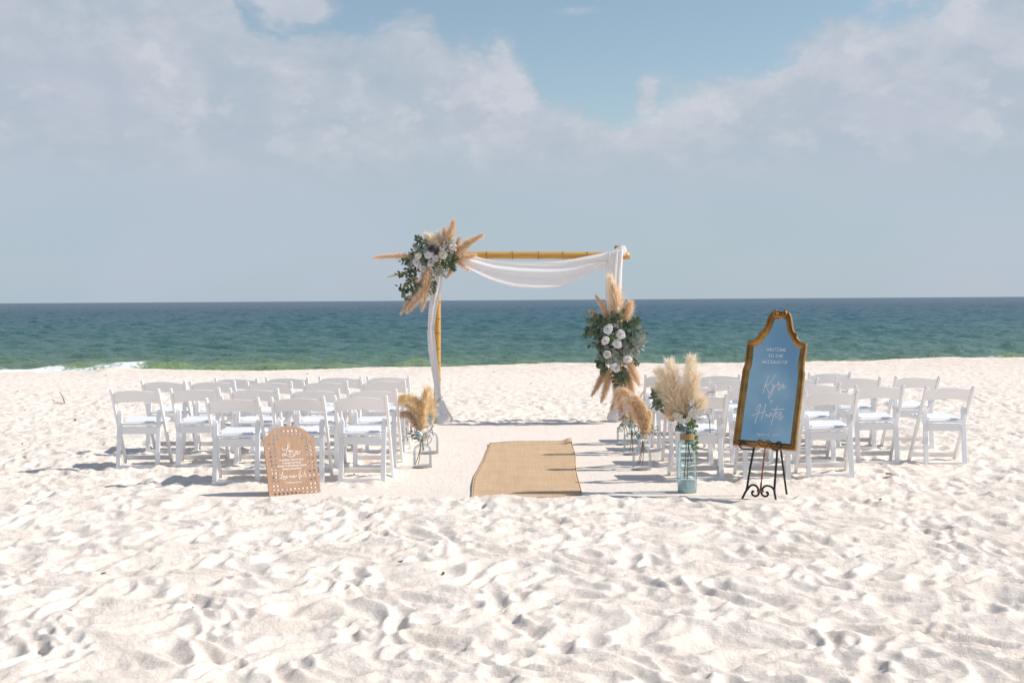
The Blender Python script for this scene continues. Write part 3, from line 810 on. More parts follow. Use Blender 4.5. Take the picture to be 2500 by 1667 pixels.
def filler(parent, org, pts, rad, n, m, size, shape='oval', name='foliage_filler', flat=0.6):
    """dense small foliage behind the flowers; one mesh, past counting"""
    base = LF[m, shape]; bv = np.empty(len(base.vertices) * 3, np.float32); base.vertices.foreach_get('co', bv); bv = bv.reshape(-1, 3)
    bf = np.array([p.vertices[:] for p in base.polygons], np.int32); Vs = []; Fs = []
    for k in range(n):
        c = Vector(rnd.choice(pts)); q = rvec(); q.y *= flat
        pos = c + q * rad * rnd.random() ** 0.5
        mt = frame_mat(pos, (pos - c) * 4 / rad + rvec(), TOCAM + rvec() * 1.2, size * rnd.uniform(0.6, 1.2))
        A = np.array(mt); Vs.append(bv @ A[:3, :3].T + A[:3, 3]); Fs.append(bf + k * len(bv))
    return link(name, mesh_np(name, np.concatenate(Vs), np.concatenate(Fs), M[m], True, org), parent, kind='stuff')


# ------------------------------------------------------------------ bamboo arch
AD = 16.16                                              # distance of the arch
def crop(ox, oy, sc): return lambda x, y: (ox + x / sc, oy + y / sc)
def A(px, py, dy=0.0): return at_y(px, py, AD + dy)
pl_b, pr_b = A(1067.5, 1033), A(1511, 1030)
top_l, top_r = A(1067.5, 606), A(1509, 601)
g_l, g_r = gz(pl_b.x, AD), gz(pr_b.x, AD)
arch = empty('bamboo_arch', (0.5 * (pl_b.x + pr_b.x), AD, 0.5 * (g_l + g_r)))
tag(arch, 'bamboo wedding arch of two posts and a cross beam standing on the sand', 'arch')
ao = arch.location.copy()
def culm(a, b, r, name, m, nodes, parent, org):
    a, b = Vector(a), Vector(b); n = 48; pts = []; rs = []
    for i in range(n + 1):
        t = i / n; dmin = min([abs(t - q) for q in nodes] + [9]); pts.append(a.lerp(b, t))
        rs.append(r * (0.965 + 0.045 * math.exp(-(dmin / 0.018) ** 2)))
    mb = MB(); mb.tube(pts, rs, 20); o = mb.build(name, m, parent, origin=org)
    ax = (b - a).normalized(); u = ax.cross(Vector((0, 0, 1)) if abs(ax.z) < .9 else Vector((0, 1, 0))).normalized(); w = ax.cross(u)
    for q in nodes:
        c = a.lerp(b, q); mb = MB()
        ring = [c + (u * math.cos(k * PI / 12) + w * math.sin(k * PI / 12)) * (r * 1.01) for k in range(25)]
        mb.tube(ring, 0.0062, 5, cap=False); mb.build('node_ring', M['bamboo_node'], o, origin=org)
    return o
rad = 0.0455
culm((pl_b.x, AD, g_l - 0.25), (top_l.x, AD, top_l.z), rad, 'post', M['bamboo'], [0.17, 0.24, 0.32, 0.405, 0.48, 0.56, 0.635, 0.72, 0.81, 0.9], arch, ao)
pr = culm((pr_b.x, AD, g_r - 0.25), (top_r.x, AD, top_r.z), rad * 1.1, 'post', M['bamboo'], [0.2, 0.3, 0.39, 0.48, 0.57, 0.645, 0.72, 0.775, 0.84, 0.9], arch, ao)
mb = MB(); mb.lathe([(0.0001, top_r.z + .004), (0.044, top_r.z + .004), (0.0475, top_r.z - 0.01)], top_r.x, AD, 20)
mb.build('cut_end', M['bamboo_cut'], pr, origin=ao)
bl, br_ = at_y(1005, 622.5, AD - 0.095), at_y(1537, 624.5, AD - 0.095)
bx = lambda px: (px - 1005) / (1537 - 1005)
c4 = crop(1120, 560, 4.612)
culm(bl, br_, 0.0485, 'beam', M['bamboo_beam'], [bx(1120 + q / 4.612) for q in (-560, -270, 30, 315, 605, 900, 1175, 1447, 1700)], arch, ao)

# white drape: swag along the beam and a tail down each post
drape = empty('drape', (0.2, AD - 0.16, 1.9)); tag(drape, 'sheer white cloth draped in a swag along the bamboo beam and down both posts', 'drape')
do_ = drape.location.copy()
def cloth(name, up, lo, depth_fn, nu=90, nv=34, fold=None, tip=None):
    """up and lo: matching lists of px edge points; folds run along the length"""
    U = catmull([Vector((a[0], a[1], 0)) for a in up], 14); Lw = catmull([Vector((a[0], a[1], 0)) for a in lo], 14)
    def res(Q):
        Q = np.array([(q.x, q.y) for q in Q]); s = np.concatenate([[0], np.cumsum(np.linalg.norm(np.diff(Q, axis=0), axis=1))]); s /= s[-1]
        t = np.linspace(0, 1, nu); return np.stack([np.interp(t, s, Q[:, 0]), np.interp(t, s, Q[:, 1])], 1)
    U, Lw = res(U), res(Lw); V = []
    for j in range(nv):
        t = j / (nv - 1)
        for i in range(nu):
            s = i / (nu - 1); q = U[i] * (1 - t) + Lw[i] * t
            V.append(at_y(q[0], q[1], depth_fn(s, t)))
    me = mesh_np(name, [tuple(v) for v in V], grid_faces(nu, nv), M['chiffon'], True, do_)
    o = link(name, me, drape)
    sm = o.modifiers.new('thick', 'SOLIDIFY'); sm.thickness = 0.003; sm.offset = 0
    return o
up = [c4(*p) for p in ((60, 285), (180, 305), (400, 356), (620, 368), (800, 372), (1000, 368), (1200, 352), (1400, 312), (1560, 280), (1680, 252))]
lo = [c4(*p) for p in ((0, 380), (130, 450), (350, 560), (600, 640), (800, 662), (950, 665), (1120, 645), (1300, 592), (1500, 486), (1680, 425))]
def swag_d(s, t):
    f = 0.020 * math.sin(2 * PI * (t * 2.6 + 0.9 * s * (1 - s) * 2 - 0.35 * s)) + 0.008 * 0.5 * math.sin(2 * PI * (t * 6.3 - 1.3 * s + 0.6 * math.sin(3 * s)))
    f *= (0.35 + 0.9 * s) * (1 - 0.35 * math.exp(-((t - 0.75) / 0.2) ** 2) * math.sin(PI * s))
    return AD - 0.165 - 0.05 * math.sin(PI * t) - f - 0.02 * math.sin(PI * s)
cloth('swag', up, lo, swag_d, 120, 60)
rl = [c4(*p) for p in ((1660, 262), (1652, 330), (1655, 480), (1655, 620), (1652, 760), (1668, 860), (1690, 930), (1725, 1100), (1745, 1400), (1760, 1800), (1735, 2060), (1715, 2160))]
rr = [c4(*p) for p in ((1850, 215), (1846, 330), (1838, 480), (1834, 620), (1826, 760), (1812, 860), (1808, 930), (1800, 1100), (1800, 1400), (1815, 1800), (1850, 2060), (1868, 2160))]
def tail_d(s, t):
    f = 0.014 * math.sin(2 * PI * (t * 3.6 + 0.25 * math.sin(4 * s))) + 0.005 * math.sin(2 * PI * (t * 7.7 + s * 0.6))
    return AD - 0.215 - 0.035 * math.sin(PI * t) - f + 0.09 * min(1, s * 1.3)
cloth('right_tail', rl, rr, tail_d, 110, 44)
# gathered wrap over the top of the post
mb = MB(); K = []
for k in range(25):
    a = 2 * PI * k / 24; K.append((a, Vector((top_r.x + 0.075 * math.cos(a) * 1.15 + 0.005, AD - 0.045 + 0.135 * math.sin(a), top_r.z - 0.125 + 0.030 * math.cos(a) - 0.045 * math.sin(a)))))
V = []
for a, p in K:
    for j in range(16):
        b = 2 * PI * j / 16; rr_ = 0.022 + 0.006 * math.sin(3 * b + 2 * a) + 0.003 * math.sin(7 * b)
        V.append(p + Vector((math.cos(a) * math.cos(b) * rr_ * 0.8, math.sin(a) * math.cos(b) * rr_ * 0.8, math.sin(b) * rr_ * 2.6)))
mb.add(V, [(i * 16 + j, i * 16 + (j + 1) % 16, (i + 1) * 16 + (j + 1) % 16, (i + 1) * 16 + j) for i in range(24) for j in range(16)], True)
mb.build('wrap', M['chiffon'], drape, origin=do_)
c3 = crop(880, 500, 5.228)
ll = [c3(*p) for p in ((950, 800), (930, 950), (895, 1150), (872, 1350), (860, 1568))] + [(1043.5, 815), (1046, 855), (1054, 905), (1061, 950), (1060, 985), (1052, 1012)]
lr = [c3(*p) for p in ((1065, 800), (1050, 950), (1015, 1150), (972, 1350), (940, 1568))] + [(1061, 815), (1065, 855), (1071, 905), (1075, 950), (1080, 985), (1094, 1012)]
def ltail_d(s, t):
    f = 0.014 * math.sin(2 * PI * (t * 2.2 + 0.4 * s)) + 0.007 * math.sin(2 * PI * (t * 5.1 - s))
    return AD - 0.13 - 0.03 * math.sin(PI * t) - f - 0.03 * s
cloth('left_tail', ll, lr, ltail_d, 110, 26)
for px, py, dy in ((1077, 1037, -0.08), (1507, 1030, -0.06)):               # cloth gathered in a heap at each foot
    p = ground(px, py); z0 = gz(p.x, AD + dy) - 0.02
    prof = [(0.10, z0), (0.125, z0 + .03), (0.122, z0 + .075), (0.10, z0 + .12), (0.075, z0 + .16), (0.055, z0 + .20), (0.036, z0 + .25), (0.018, z0 + .30)]
    mb = MB(); mb.lathe(prof, p.x, AD + dy, 40, wob=lambda a, z: 1 + 0.10 * math.sin(3 * a + z * 9) + 0.06 * math.sin(8 * a + z * 22) + 0.03 * math.sin(15 * a))
    mb.build('gathered_hem', M['chiffon'], drape, origin=do_)


# ------------------------------------------------------------------ floral arrangement at the left corner
def arr_left():
    D = AD - 0.2
    P = lambda x, y, dy=0.0: at_y(*c3(x, y), D + dy)
    org = P(960, 680, 0.1); root = empty('floral_arrangement', org)
    tag(root, 'corner spray of pampas, roses and eucalyptus on the left end of the beam', 'flower arrangement')
    s = AD / F_PX / 5.228                                 # metres per crop pixel
    pl = lambda pts, w, m, n=1500, **k: plume(root, org, [P(*p) for p in pts], w * 0.88 * s, M[m], n, **k)
    pl(((1085, 560, 0), (1130, 430, -.02), (1195, 205, -.03)), 140, 'pampas_tan', 1900)
    pl(((1040, 560, .03), (1075, 430, .03), (1070, 300, .03)), 120, 'pampas_tan', 1300)
    pl(((1010, 560, .02), (930, 470, 0), (845, 395, 0)), 170, 'pampas_cream', 1700)
    pl(((1000, 550, .05), (990, 450, .03), (985, 375, .03)), 150, 'pampas_cream', 1000)
    pl(((1200, 640, 0), (1360, 500, -.02), (1560, 385, -.04)), 130, 'pampas_tan', 2000)
    pl(((1190, 620, .05), (1230, 520, .04), (1260, 430, .04)), 100, 'pampas_pink', 1000)
    pl(((1180, 680, -.02), (1300, 660, -.05), (1450, 640, -.06)), 150, 'pampas_tan', 1800)
    pl(((1180, 700, -.03), (1270, 750, -.06), (1390, 835, -.08)), 90, 'pampas_tan', 700)
    pl(((720, 680, 0), (480, 650, -.02), (170, 672, -.03)), 95, 'pampas_tan', 2000, droop=0.25, prof=(.9, 1, .9, .75, .35))
    pl(((700, 830, 0), (560, 870, 0), (345, 925, 0)), 55, 'pampas_tan', 700)
    pl(((740, 930, 0), (640, 980, 0), (545, 1050, 0)), 80, 'pampas_pink', 900)
    pl(((880, 780, -.05), (770, 1000, -.08), (520, 1380, -.06)), 130, 'pampas_pink', 1700, droop=.2)
    pl(((900, 800, -.06), (800, 1100, -.1), (600, 1360, -.1)), 150, 'pampas_tan', 2200, droop=.2)
    pl(((890, 820, -.07), (850, 1100, -.1), (780, 1350, -.08)), 110, 'pampas_tan', 1600, droop=.2)
    pl(((880, 800, -.1), (850, 900, -.14), (800, 1010, -.14)), 90, 'pampas_pink', 1100, droop=.2)
    pl(((1170, 760, 0), (1150, 850, -.02), (1095, 935, -.02)), 75, 'pampas_tan', 900)
    filler(root, org, [P(x, y, .06) for x, y in ((760, 640), (860, 640), (960, 640), (1060, 640), (1150, 620), (720, 740), (860, 760), (960, 760), (1100, 740), (860, 540), (700, 830))], 0.11, 430, 'leaf_dark', 0.055)
    filler(root, org, [P(x, y, .0) for x, y in ((730, 620), (700, 760), (690, 860), (960, 830), (1130, 520), (660, 720))], 0.085, 170, 'leaf_sage', 0.05, 'long')
    filler(root, org, [P(x, y, .0) for x, y in ((900, 560), (930, 600), (870, 540))], 0.06, 90, 'leaf_grey', 0.05)
    for x, y, r, c in ((872, 642, 56, 'white'), (735, 655, 44, 'cream'), (712, 735, 50, 'white'), (798, 822, 44, 'blush'), (902, 742, 50, 'blush'), (960, 682, 48, 'blush'), (1055, 640, 56, 'cream'), (1160, 540, 36, 'cream'), (1200, 520, 26, 'white'), (915, 560, 50, 'mauve'), (745, 770, 34, 'cream')):
        flower(root, org, RS[c], P(x, y, -.11), r * s * 1.0)
    for k in range(26):
        x, y = rnd.uniform(1000, 1220), rnd.uniform(480, 620); flower(root, org, BL[rnd.choice(('white', 'cream'))], P(x, y, -.09 + rnd.uniform(-.03, .03)), 15 * s, name='blossom')
    E = [('leaf_dark', 'round'), ('leaf_mid', 'round'), ('leaf_mid', 'oval')]; G = [('leaf_grey', 'round'), ('leaf_dark', 'round'), ('leaf_sage', 'oval')]
    sp = lambda pts, n, kinds, sz: sprig(root, org, [P(*p) for p in pts], n, kinds, sz * s)
    sp(((880, 560, -.05), (790, 480, -.05), (725, 420, -.05)), 4, E, 62); sp(((850, 600, -.06), (740, 560, -.08), (700, 520, -.08)), 4, G, 60)
    sp(((700, 720, -.03), (600, 730, -.03), (520, 725, -.03)), 3, E, 60)
    sp(((720, 860, -.05), (600, 890, -.05), (475, 885, -.05)), 5, E, 66)
    sp(((700, 900, -.04), (640, 960, -.05), (600, 990, -.05)), 3, E, 62)
    sp(((740, 1000, -.1), (620, 1060, -.1), (480, 1035, -.1)), 5, E, 62)
    sp(((560, 1060, -.1), (560, 1120, -.1), (610, 1190, -.1)), 4, E, 62)
    sp(((760, 980, -.12), (710, 1050, -.13), (680, 1110, -.13)), 3, E, 74)
    sp(((900, 900, -.1), (930, 1020, -.1), (880, 1140, -.1)), 5, E, 62); sp(((930, 980, -.1), (945, 1060, -.1), (910, 1130, -.1)), 3, G, 44)
    sp(((1050, 640, -.08), (1150, 680, -.1), (1215, 690, -.1)), 5, E, 70); sp(((1080, 720, -.08), (1150, 770, -.1), (1200, 810, -.1)), 5, E, 66)
    sp(((1060, 580, -.08), (1120, 520, -.1), (1140, 450, -.1)), 4, G, 70); sp(((1000, 800, -.1), (1040, 840, -.12), (1060, 880, -.12)), 3, [('leaf_sage', 'long'), ('leaf_sage', 'oval')], 80)
    sp(((960, 780, -.1), (900, 860, -.12), (860, 920, -.12)), 5, [('leaf_sage', 'long'), ('leaf_sage', 'oval')], 80)
    sp(((780, 700, -.08), (800, 600, -.1), (820, 540, -.1)), 5, G, 62); sp(((930, 700, -.09), (820, 740, -.1), (760, 800, -.1)), 5, G, 56)
    sp(((950, 620, -.09), (890, 700, -.11), (800, 700, -.11)), 4, E, 52); sp(((680, 660, -.06), (640, 700, -.06), (640, 770, -.06)), 3, G, 60)
    sp(((900, 760, -.1), (1000, 740, -.12), (1080, 780, -.12)), 4, E, 56)
arr_left()

c5 = crop(1380, 660, 4.612)
def arr_right():
    D = AD - 0.28
    P = lambda x, y, dy=0.0: at_y(*c5(x, y), D + dy)
    org = P(560, 850, 0.15); root = empty('floral_arrangement', org)
    tag(root, 'upright spray of white roses, eucalyptus and pampas tied to the right post', 'flower arrangement')
    s = AD / F_PX / 4.612
    pl = lambda pts, w, m, n=1500, **k: plume(root, org, [P(*p) for p in pts], w * 0.88 * s, M[m], n, **k)
    pl(((580, 560, 0), (560, 330, -.02), (505, 75, -.04)), 190, 'pampas_cream', 2200, prof=(.7, 1, .85, .6, .3))
    pl(((590, 560, -.02), (575, 350, -.04), (545, 180, -.05)), 190, 'pampas_tan', 1700)
    pl(((500, 600, -.02), (440, 440, -.03), (345, 290, -.03)), 100, 'pampas_tan', 1500)
    pl(((650, 590, -.03), (700, 480, -.04), (735, 360, -.04)), 125, 'pampas_tan', 2000, prof=(.8, 1, 1, .8, .4))
    pl(((580, 530, -.07), (590, 450, -.09), (600, 375, -.09)), 80, 'pampas_cream', 900)
    pl(((410, 580, 0), (340, 510, 0), (285, 465, 0)), 100, 'pampas_pink', 800)
    pl(((470, 1080, 0), (400, 1230, -.03), (300, 1405, -.03)), 100, 'pampas_pink', 1700, droop=.15)
    pl(((500, 1100, -.04), (470, 1280, -.06), (410, 1470, -.06)), 120, 'pampas_tan', 1900, droop=.15)
    pl(((700, 950, -.08), (760, 1120, -.1), (830, 1275, -.1)), 130, 'pampas_tan', 1900, droop=.2)
    pl(((620, 1100, -.03), (660, 1260, -.05), (680, 1420, -.05)), 170, 'pampas_tan', 1800, droop=.2)
    pl(((680, 1100, -.03), (730, 1260, -.05), (770, 1400, -.05)), 120, 'pampas_tan', 1300, droop=.2)
    pl(((560, 1150, 0), (570, 1280, 0), (560, 1400, 0)), 110, 'pampas_brown', 900, droop=.2)
    sites = ((480, 640), (560, 620), (650, 650), (430, 720), (520, 740), (620, 780), (690, 740), (470, 830), (560, 880), (660, 860), (500, 960), (600, 980), (690, 960), (470, 1060), (560, 1090), (650, 1080), (600, 1180))
    filler(root, org, [P(x, y, .07) for x, y in sites], 0.10, 520, 'leaf_dark', 0.058)
    filler(root, org, [P(x, y, .0) for x, y in ((480, 880), (540, 900), (600, 930), (640, 980), (560, 960))], 0.08, 150, 'leaf_grey', 0.05)
    filler(root, org, [P(x, y, -.02) for x, y in ((540, 740), (560, 800), (500, 760))], 0.06, 70, 'leaf_bright', 0.03)
    filler(root, org, [P(x, y, -.02) for x, y in ((690, 880), (560, 1000), (640, 880), (750, 840), (450, 1060))], 0.07, 120, 'leaf_sage', 0.055, 'long')
    for x, y, r, c in ((485, 662, 54, 'white'), (625, 722, 52, 'white'), (452, 790, 46, 'white'), (585, 828, 50, 'white'), (702, 1000, 48, 'white'), (566, 1092, 54, 'white'), (470, 948, 42, 'cream')):
        flower(root, org, RS[c], P(x, y, -.17), r * s * 1.02, TOCAM + rvec() * 0.25)
    E = [('leaf_dark', 'round'), ('leaf_mid', 'round'), ('leaf_mid', 'round')]; G = [('leaf_grey', 'round'), ('leaf_dark', 'round'), ('leaf_grey', 'oval')]; L = [('leaf_sage', 'oval'), ('leaf_sage', 'long'), ('leaf_sage', 'oval')]
    sp = lambda pts, n, kinds, sz, **k: sprig(root, org, [P(*p) for p in pts], n, kinds, sz * s, **k)
    sp(((460, 680, -.08), (360, 620, -.1), (280, 570, -.1)), 5, E, 66); sp(((440, 760, -.08), (330, 690, -.1), (250, 670, -.1)), 5, E, 62)
    sp(((420, 760, -.08), (320, 730, -.1), (235, 725, -.1)), 4, E, 60); sp(((430, 820, -.08), (360, 820, -.1), (285, 850, -.1)), 4, G, 60)
    sp(((440, 780, -.08), (390, 850, -.1), (400, 900, -.1)), 3, E, 60); sp(((420, 720, -.08), (370, 700, -.1), (330, 620, -.1)), 4, G, 62)
    sp(((480, 620, -.08), (430, 570, -.1), (350, 540, -.1)), 5, E, 70); sp(((540, 620, -.1), (510, 560, -.12), (520, 500, -.12)), 3, E, 66)
    sp(((580, 620, -.1), (590, 540, -.12), (640, 470, -.12)), 4, E, 66); sp(((650, 680, -.08), (740, 590, -.1), (830, 570, -.1)), 6, E, 64)
    sp(((690, 660, -.08), (750, 590, -.1), (800, 545, -.1)), 4, E, 58); sp(((680, 720, -.08), (800, 660, -.1), (900, 700, -.1)), 6, E, 56)
    sp(((690, 760, -.1), (740, 740, -.12), (760, 730, -.12)), 3, E, 60)
    sp(((680, 860, -.1), (780, 830, -.12), (880, 810, -.12)), 6, L, 90); sp(((680, 880, -.1), (770, 860, -.12), (840, 880, -.12)), 4, L, 84); sp(((720, 860, -.1), (790, 800, -.12), (850, 755, -.12)), 4, L, 84)
    sp(((640, 900, -.12), (720, 920, -.14), (800, 950, -.14)), 4, L, 80); sp(((620, 940, -.14), (560, 960, -.15), (510, 1010, -.15)), 4, L, 84); sp(((600, 960, -.14), (610, 1000, -.16), (640, 1040, -.16)), 3, L, 84)
    sp(((480, 960, -.1), (420, 980, -.12), (370, 1010, -.12)), 4, G, 66); sp(((470, 1020, -.1), (420, 1050, -.12), (390, 1060, -.12)), 3, E, 66); sp(((480, 1060, -.1), (440, 1100, -.12), (420, 1140, -.12)), 3, E, 66)
    sp(((620, 1080, -.12), (660, 1150, -.14), (700, 1220, -.14)), 5, E, 66); sp(((600, 1140, -.12), (630, 1220, -.14), (630, 1290, -.14)), 5, E, 58); sp(((560, 1130, -.12), (545, 1220, -.13), (560, 1300, -.13)), 4, E, 44)
    sp(((660, 760, -.1), (650, 700, -.12), (640, 640, -.12)), 3, G, 64); sp(((420, 860, -.1), (450, 900, -.12), (440, 950, -.12)), 3, G, 60); sp(((640, 800, -.12), (680, 800, -.14), (730, 850, -.14)), 3, G, 66)
    sp(((380, 560, -.05), (290, 500, -.06), (235, 450, -.06)), 7, [('leaf_bright', 'long')], 40, name='fern_sprig', r=0.0015); sp(((370, 570, -.05), (270, 540, -.06), (225, 540, -.06)), 6, [('leaf_bright', 'long')], 38, name='fern_sprig', r=0.0015)
    sp(((720, 1000, -.1), (780, 1030, -.12), (810, 1060, -.12)), 3, E, 44); sp(((700, 930, -.1), (760, 940, -.12), (790, 990, -.12)), 5, [('leaf_sage', 'long')], 56)
arr_right()


# ------------------------------------------------------------------ rug
def build_rug():
    L = [(1152, 1218), (1153, 1195), (1158, 1166), (1171, 1142), (1185, 1114), (1196, 1085)]
    Rr = [(1420.5, 1213), (1418, 1196), (1408, 1160), (1405, 1138), (1404, 1112), (1394, 1080)]
    Lg = catmull([ground(*p) for p in L], 10); Rg = catmull([ground(*p) for p in Rr], 10)
    nv, nu = len(Lg), 44; V = []
    for j in range(nv):
        for i in range(nu):
            t = i / (nu - 1); s = j / (nv - 1); p = Lg[j].lerp(Rg[j], t)
            p.y += (0.10 * math.sin(PI * t) + 0.03 * math.sin(7 * t)) * s ** 3 - (0.04 * math.sin(PI * t) * (1 - s) ** 3)
            V.append((p.x, p.y, 0))
    V = np.array(V); z = sand_h(V[:, 0], V[:, 1])
    z = np.maximum(z, 0) * 0.7 + 0.0085 + 0.004 * gnoise(V[:, 0] * 2.2, V[:, 1] * 1.6, 70) + 0.0025 * gnoise(V[:, 0] * 9, V[:, 1] * 3, 71)
    tt = np.tile(np.linspace(0, 1, nu), nv); ss_ = np.repeat(np.linspace(0, 1, nv), nu)
    z += 0.03 * np.exp(-(((tt - .97) / .05) ** 2 + ((ss_ - 1.0) / .05) ** 2)) + 0.01 * np.exp(-((ss_ - 1) / .03) ** 2) + 0.002 * np.exp(-((tt - 1) / .02) ** 2) + 0.002 * np.exp(-(tt / .02) ** 2)
    V[:, 2] = z; V0 = V.copy()
    c = V.mean(0)
    root = empty('burlap_rug', tuple(c)); tag(root, 'tan burlap aisle runner lying on the raked white sand', 'rug')
    o = link('woven_cloth', mesh_np('woven_cloth', V, grid_faces(nu, nv), M['burlap'], True, c), root)
    sm = o.modifiers.new('thick', 'SOLIDIFY'); sm.thickness = 0.007; sm.offset = -1
    for col in (0, nu - 1):                                    # stitched selvedge along both long sides
        mb = MB(); mb.tube([tuple(V0[j * nu + col] + np.array([0, 0, 0.001])) for j in range(0, nv, 2)], 0.0038, 6); mb.build('selvedge', M['burlap'], root, origin=tuple(c))
    mb = MB()                                                  # loose threads at the ends
    for k in range(46):
        j = 0 if k % 2 else nv - 1; i = rnd.randrange(nu); p = Vector(V0[j * nu + i]); d = -1 if j == 0 else 1
        q = p + Vector((rnd.uniform(-.02, .02), d * rnd.uniform(.01, .05), -0.004)); mb.tube([p, (p + q) / 2 + Vector((0, 0, .004)), q], 0.0012, 4)
    f = mb.build('fringe', M['jute'], root, origin=tuple(c)); f['kind'] = 'stuff'
build_rug()


# ------------------------------------------------------------------ bottles and bouquets beside the aisle
def bottle(px, py, label):
    p = ground(px, py); x, y = p.x, p.y + 0.085; z = gz(x, y) - 0.008
    root = empty('glass_bottle', (x, y, z)); tag(root, label, 'vase', 'clear glass bottles of dried flowers along the aisle')
    prof = [(0.001, 0.006), (0.07, 0.004), (0.083, 0.010), (0.089, 0.025), (0.089, 0.150), (0.087, 0.175), (0.078, 0.200), (0.058, 0.221), (0.038, 0.233), (0.031, 0.245), (0.030, 0.275), (0.036, 0.283), (0.036, 0.292), (0.030, 0.294)]
    mb = MB(); mb.lathe(prof, 0, 0, 32, wob=lambda a, zz: 1 + 0.006 * math.sin(3 * a + zz * 20)); mb.build('glass_body', M['glass_clear'], root)
    mb = MB(); mb.lathe([(0.001, 0.034), (0.05, 0.036), (0.08, 0.031), (0.083, 0.012), (0.001, 0.011)], 0, 0, 24, wob=lambda a, zz: 1 + 0.01 * math.sin(5 * a)); mb.build('sand_fill', M['sand_fill'], root)
    ring = [(0.0895 * math.cos(k * PI / 16), 0.0895 * math.sin(k * PI / 16), 0.012) for k in range(33)]
    mb = MB(); mb.tube(ring, 0.0035, 5, cap=False); mb.build('foot_ring', M['glass_clear'], root)
    return root, Vector((x, y, z))
M['sand_fill'] = mat('sand_fill', (0.62, 0.57, 0.52), 0.95, col2=(0.70, 0.66, 0.62), nscale=40)
M['sand_teal'] = mat('sand_teal', (0.76, 0.74, 0.69), 0.9, col2=(0.84, 0.82, 0.77), nscale=14, bump=0.3, bscale=90)

def bouquet(bx_, cr, sc, label, plumes, flowers, pods, sprigs, stems, cat='bouquet', group=None, extra=None):
    x, y, z = bx_; D = y
    P = lambda a, b, dy=0.0: at_y(*cr(a, b), D + dy)
    root = empty('dried_bouquet', (x, y, z + 0.04)); org = Vector((x, y, z + 0.04)); tag(root, label, cat, group)
    s = D / F_PX / sc
    for pts, w, m, n, k in plumes: plume(root, org, [P(*q) for q in pts], w * s, M[m], n, **k)
    for a, b, r, c in flowers: flower(root, org, RS[c] if c in RS else BL[c[2:]], P(a, b, -.04), r * s, name='rose' if c in RS else 'blossom')
    for a, b, ang, sz in pods:
        st = Vector((math.cos(R(ang)), rnd.uniform(-.3, .3), math.sin(R(ang)))); leaf(root, org, LF['pod', 'oval'], P(a, b, rnd.uniform(-.05, .02)) - st * sz * s * .5, st, sz * s, name='seed_pod')
    for pts, n, kinds, sz, nm in sprigs: sprig(root, org, [P(*q) for q in pts], n, kinds, sz * s, name=nm)
    for pts in stems:
        mb = MB(); mb.tube(catmull([P(*q) for q in pts], 5), 0.0035, 6); mb.build('stem', M['stem_brown'], root, origin=org)
    return root

OL = [('leaf_olive', 'long'), ('leaf_mid', 'long')]; BR = [('leaf_bright', 'long')]; EU = [('leaf_dark', 'round'), ('leaf_mid', 'round'), ('leaf_grey', 'round')]
cL = crop(960, 920, 6.53); cR = crop(1480, 930, 6.53)
GB = 'bouquets standing in the glass bottles'
b1, p1 = bottle(1030, 1143.5, 'clear glass bottle nearest the camera on the left of the aisle')
b2, p2 = bottle(1048.5, 1109, 'clear glass bottle behind another on the left of the aisle')
bouquet(p1, cL, 6.53, 'bouquet of golden arching pampas, white pods and pale blue flower left of the aisle',
    [(((455, 860), (470, 560), (360, 370), (200, 305), (95, 330)), 230, 'pampas_gold', 2800, dict(droop=1.7, slen=.085, wd=.0012, prof=(.3, .8, 1, .9, .5))),
     (((450, 870), (460, 640), (500, 420), (540, 200)), 200, 'pampas_gold', 1800, dict(prof=(.3, .7, 1, .9, .5))),
     (((440, 870), (360, 760), (270, 610), (130, 580)), 160, 'pampas_brown', 1700, dict(droop=.6, prof=(.3, .8, 1, .9, .6))),
     (((450, 860), (420, 650), (330, 520), (200, 440)), 170, 'pampas_gold', 900, dict(droop=1.0))],
    [(392, 920, 56, 'blue'), (575, 935, 46, 'white'), (520, 960, 30, 'cream')],
    [(215, 730, 110, 110), (300, 785, 160, 90), (390, 690, 70, 120), (290, 870, 170, 80), (480, 620, 85, 100), (430, 680, 40, 70), (540, 790, 20, 110), (420, 770, 60, 80), (570, 870, 80, 90), (470, 750, 100, 70)],
    [(((440, 1000), (330, 910), (190, 985)), 4, OL, 95, 'olive_sprig'), (((430, 1010), (330, 880), (185, 870)), 4, OL, 90, 'olive_sprig'), (((450, 1040), (380, 1000), (360, 950)), 2, OL, 80, 'olive_sprig'), (((450, 1020), (480, 930), (500, 880)), 6, BR, 60, 'grass_sprig'), (((460, 1020), (520, 960), (540, 920)), 5, BR, 55, 'grass_sprig')],
    [((440, 1000), (430, 1200), (400, 1410)), ((450, 1000), (410, 1220), (355, 1390)), ((460, 1010), (480, 1120), (495, 1165))], group=GB)
bouquet(p2, cL, 6.53, 'bouquet of tall golden pampas with blue rose and white leaves, rear left bottle',
    [(((595, 760), (590, 520), (560, 350), (545, 195)), 190, 'pampas_gold', 2200, dict(prof=(.4, .9, 1, .8, .4))),
     (((600, 770), (620, 560), (610, 420), (590, 330)), 130, 'pampas_gold', 1200, dict()),
     (((610, 770), (640, 520), (660, 380), (670, 290)), 90, 'pampas_tan', 700, dict())],
    [(580, 650, 58, 'blue'), (600, 730, 46, 'cream')],
    [(690, 450, 25, 100), (705, 600, 20, 90), (610, 470, 80, 80), (550, 690, 200, 90), (520, 790, 190, 110), (590, 580, 80, 70), (660, 520, 60, 80), (560, 610, 150, 70)],
    [(((620, 800), (650, 720), (680, 680)), 5, BR, 50, 'grass_sprig'), (((640, 560), (700, 400), (775, 325)), 7, OL, 40, 'olive_sprig')],
    [((600, 790), (620, 860), (640, 940)), ((610, 800), (560, 960), (540, 1090)), ((620, 950), (600, 1020), (545, 1090))], group=GB)
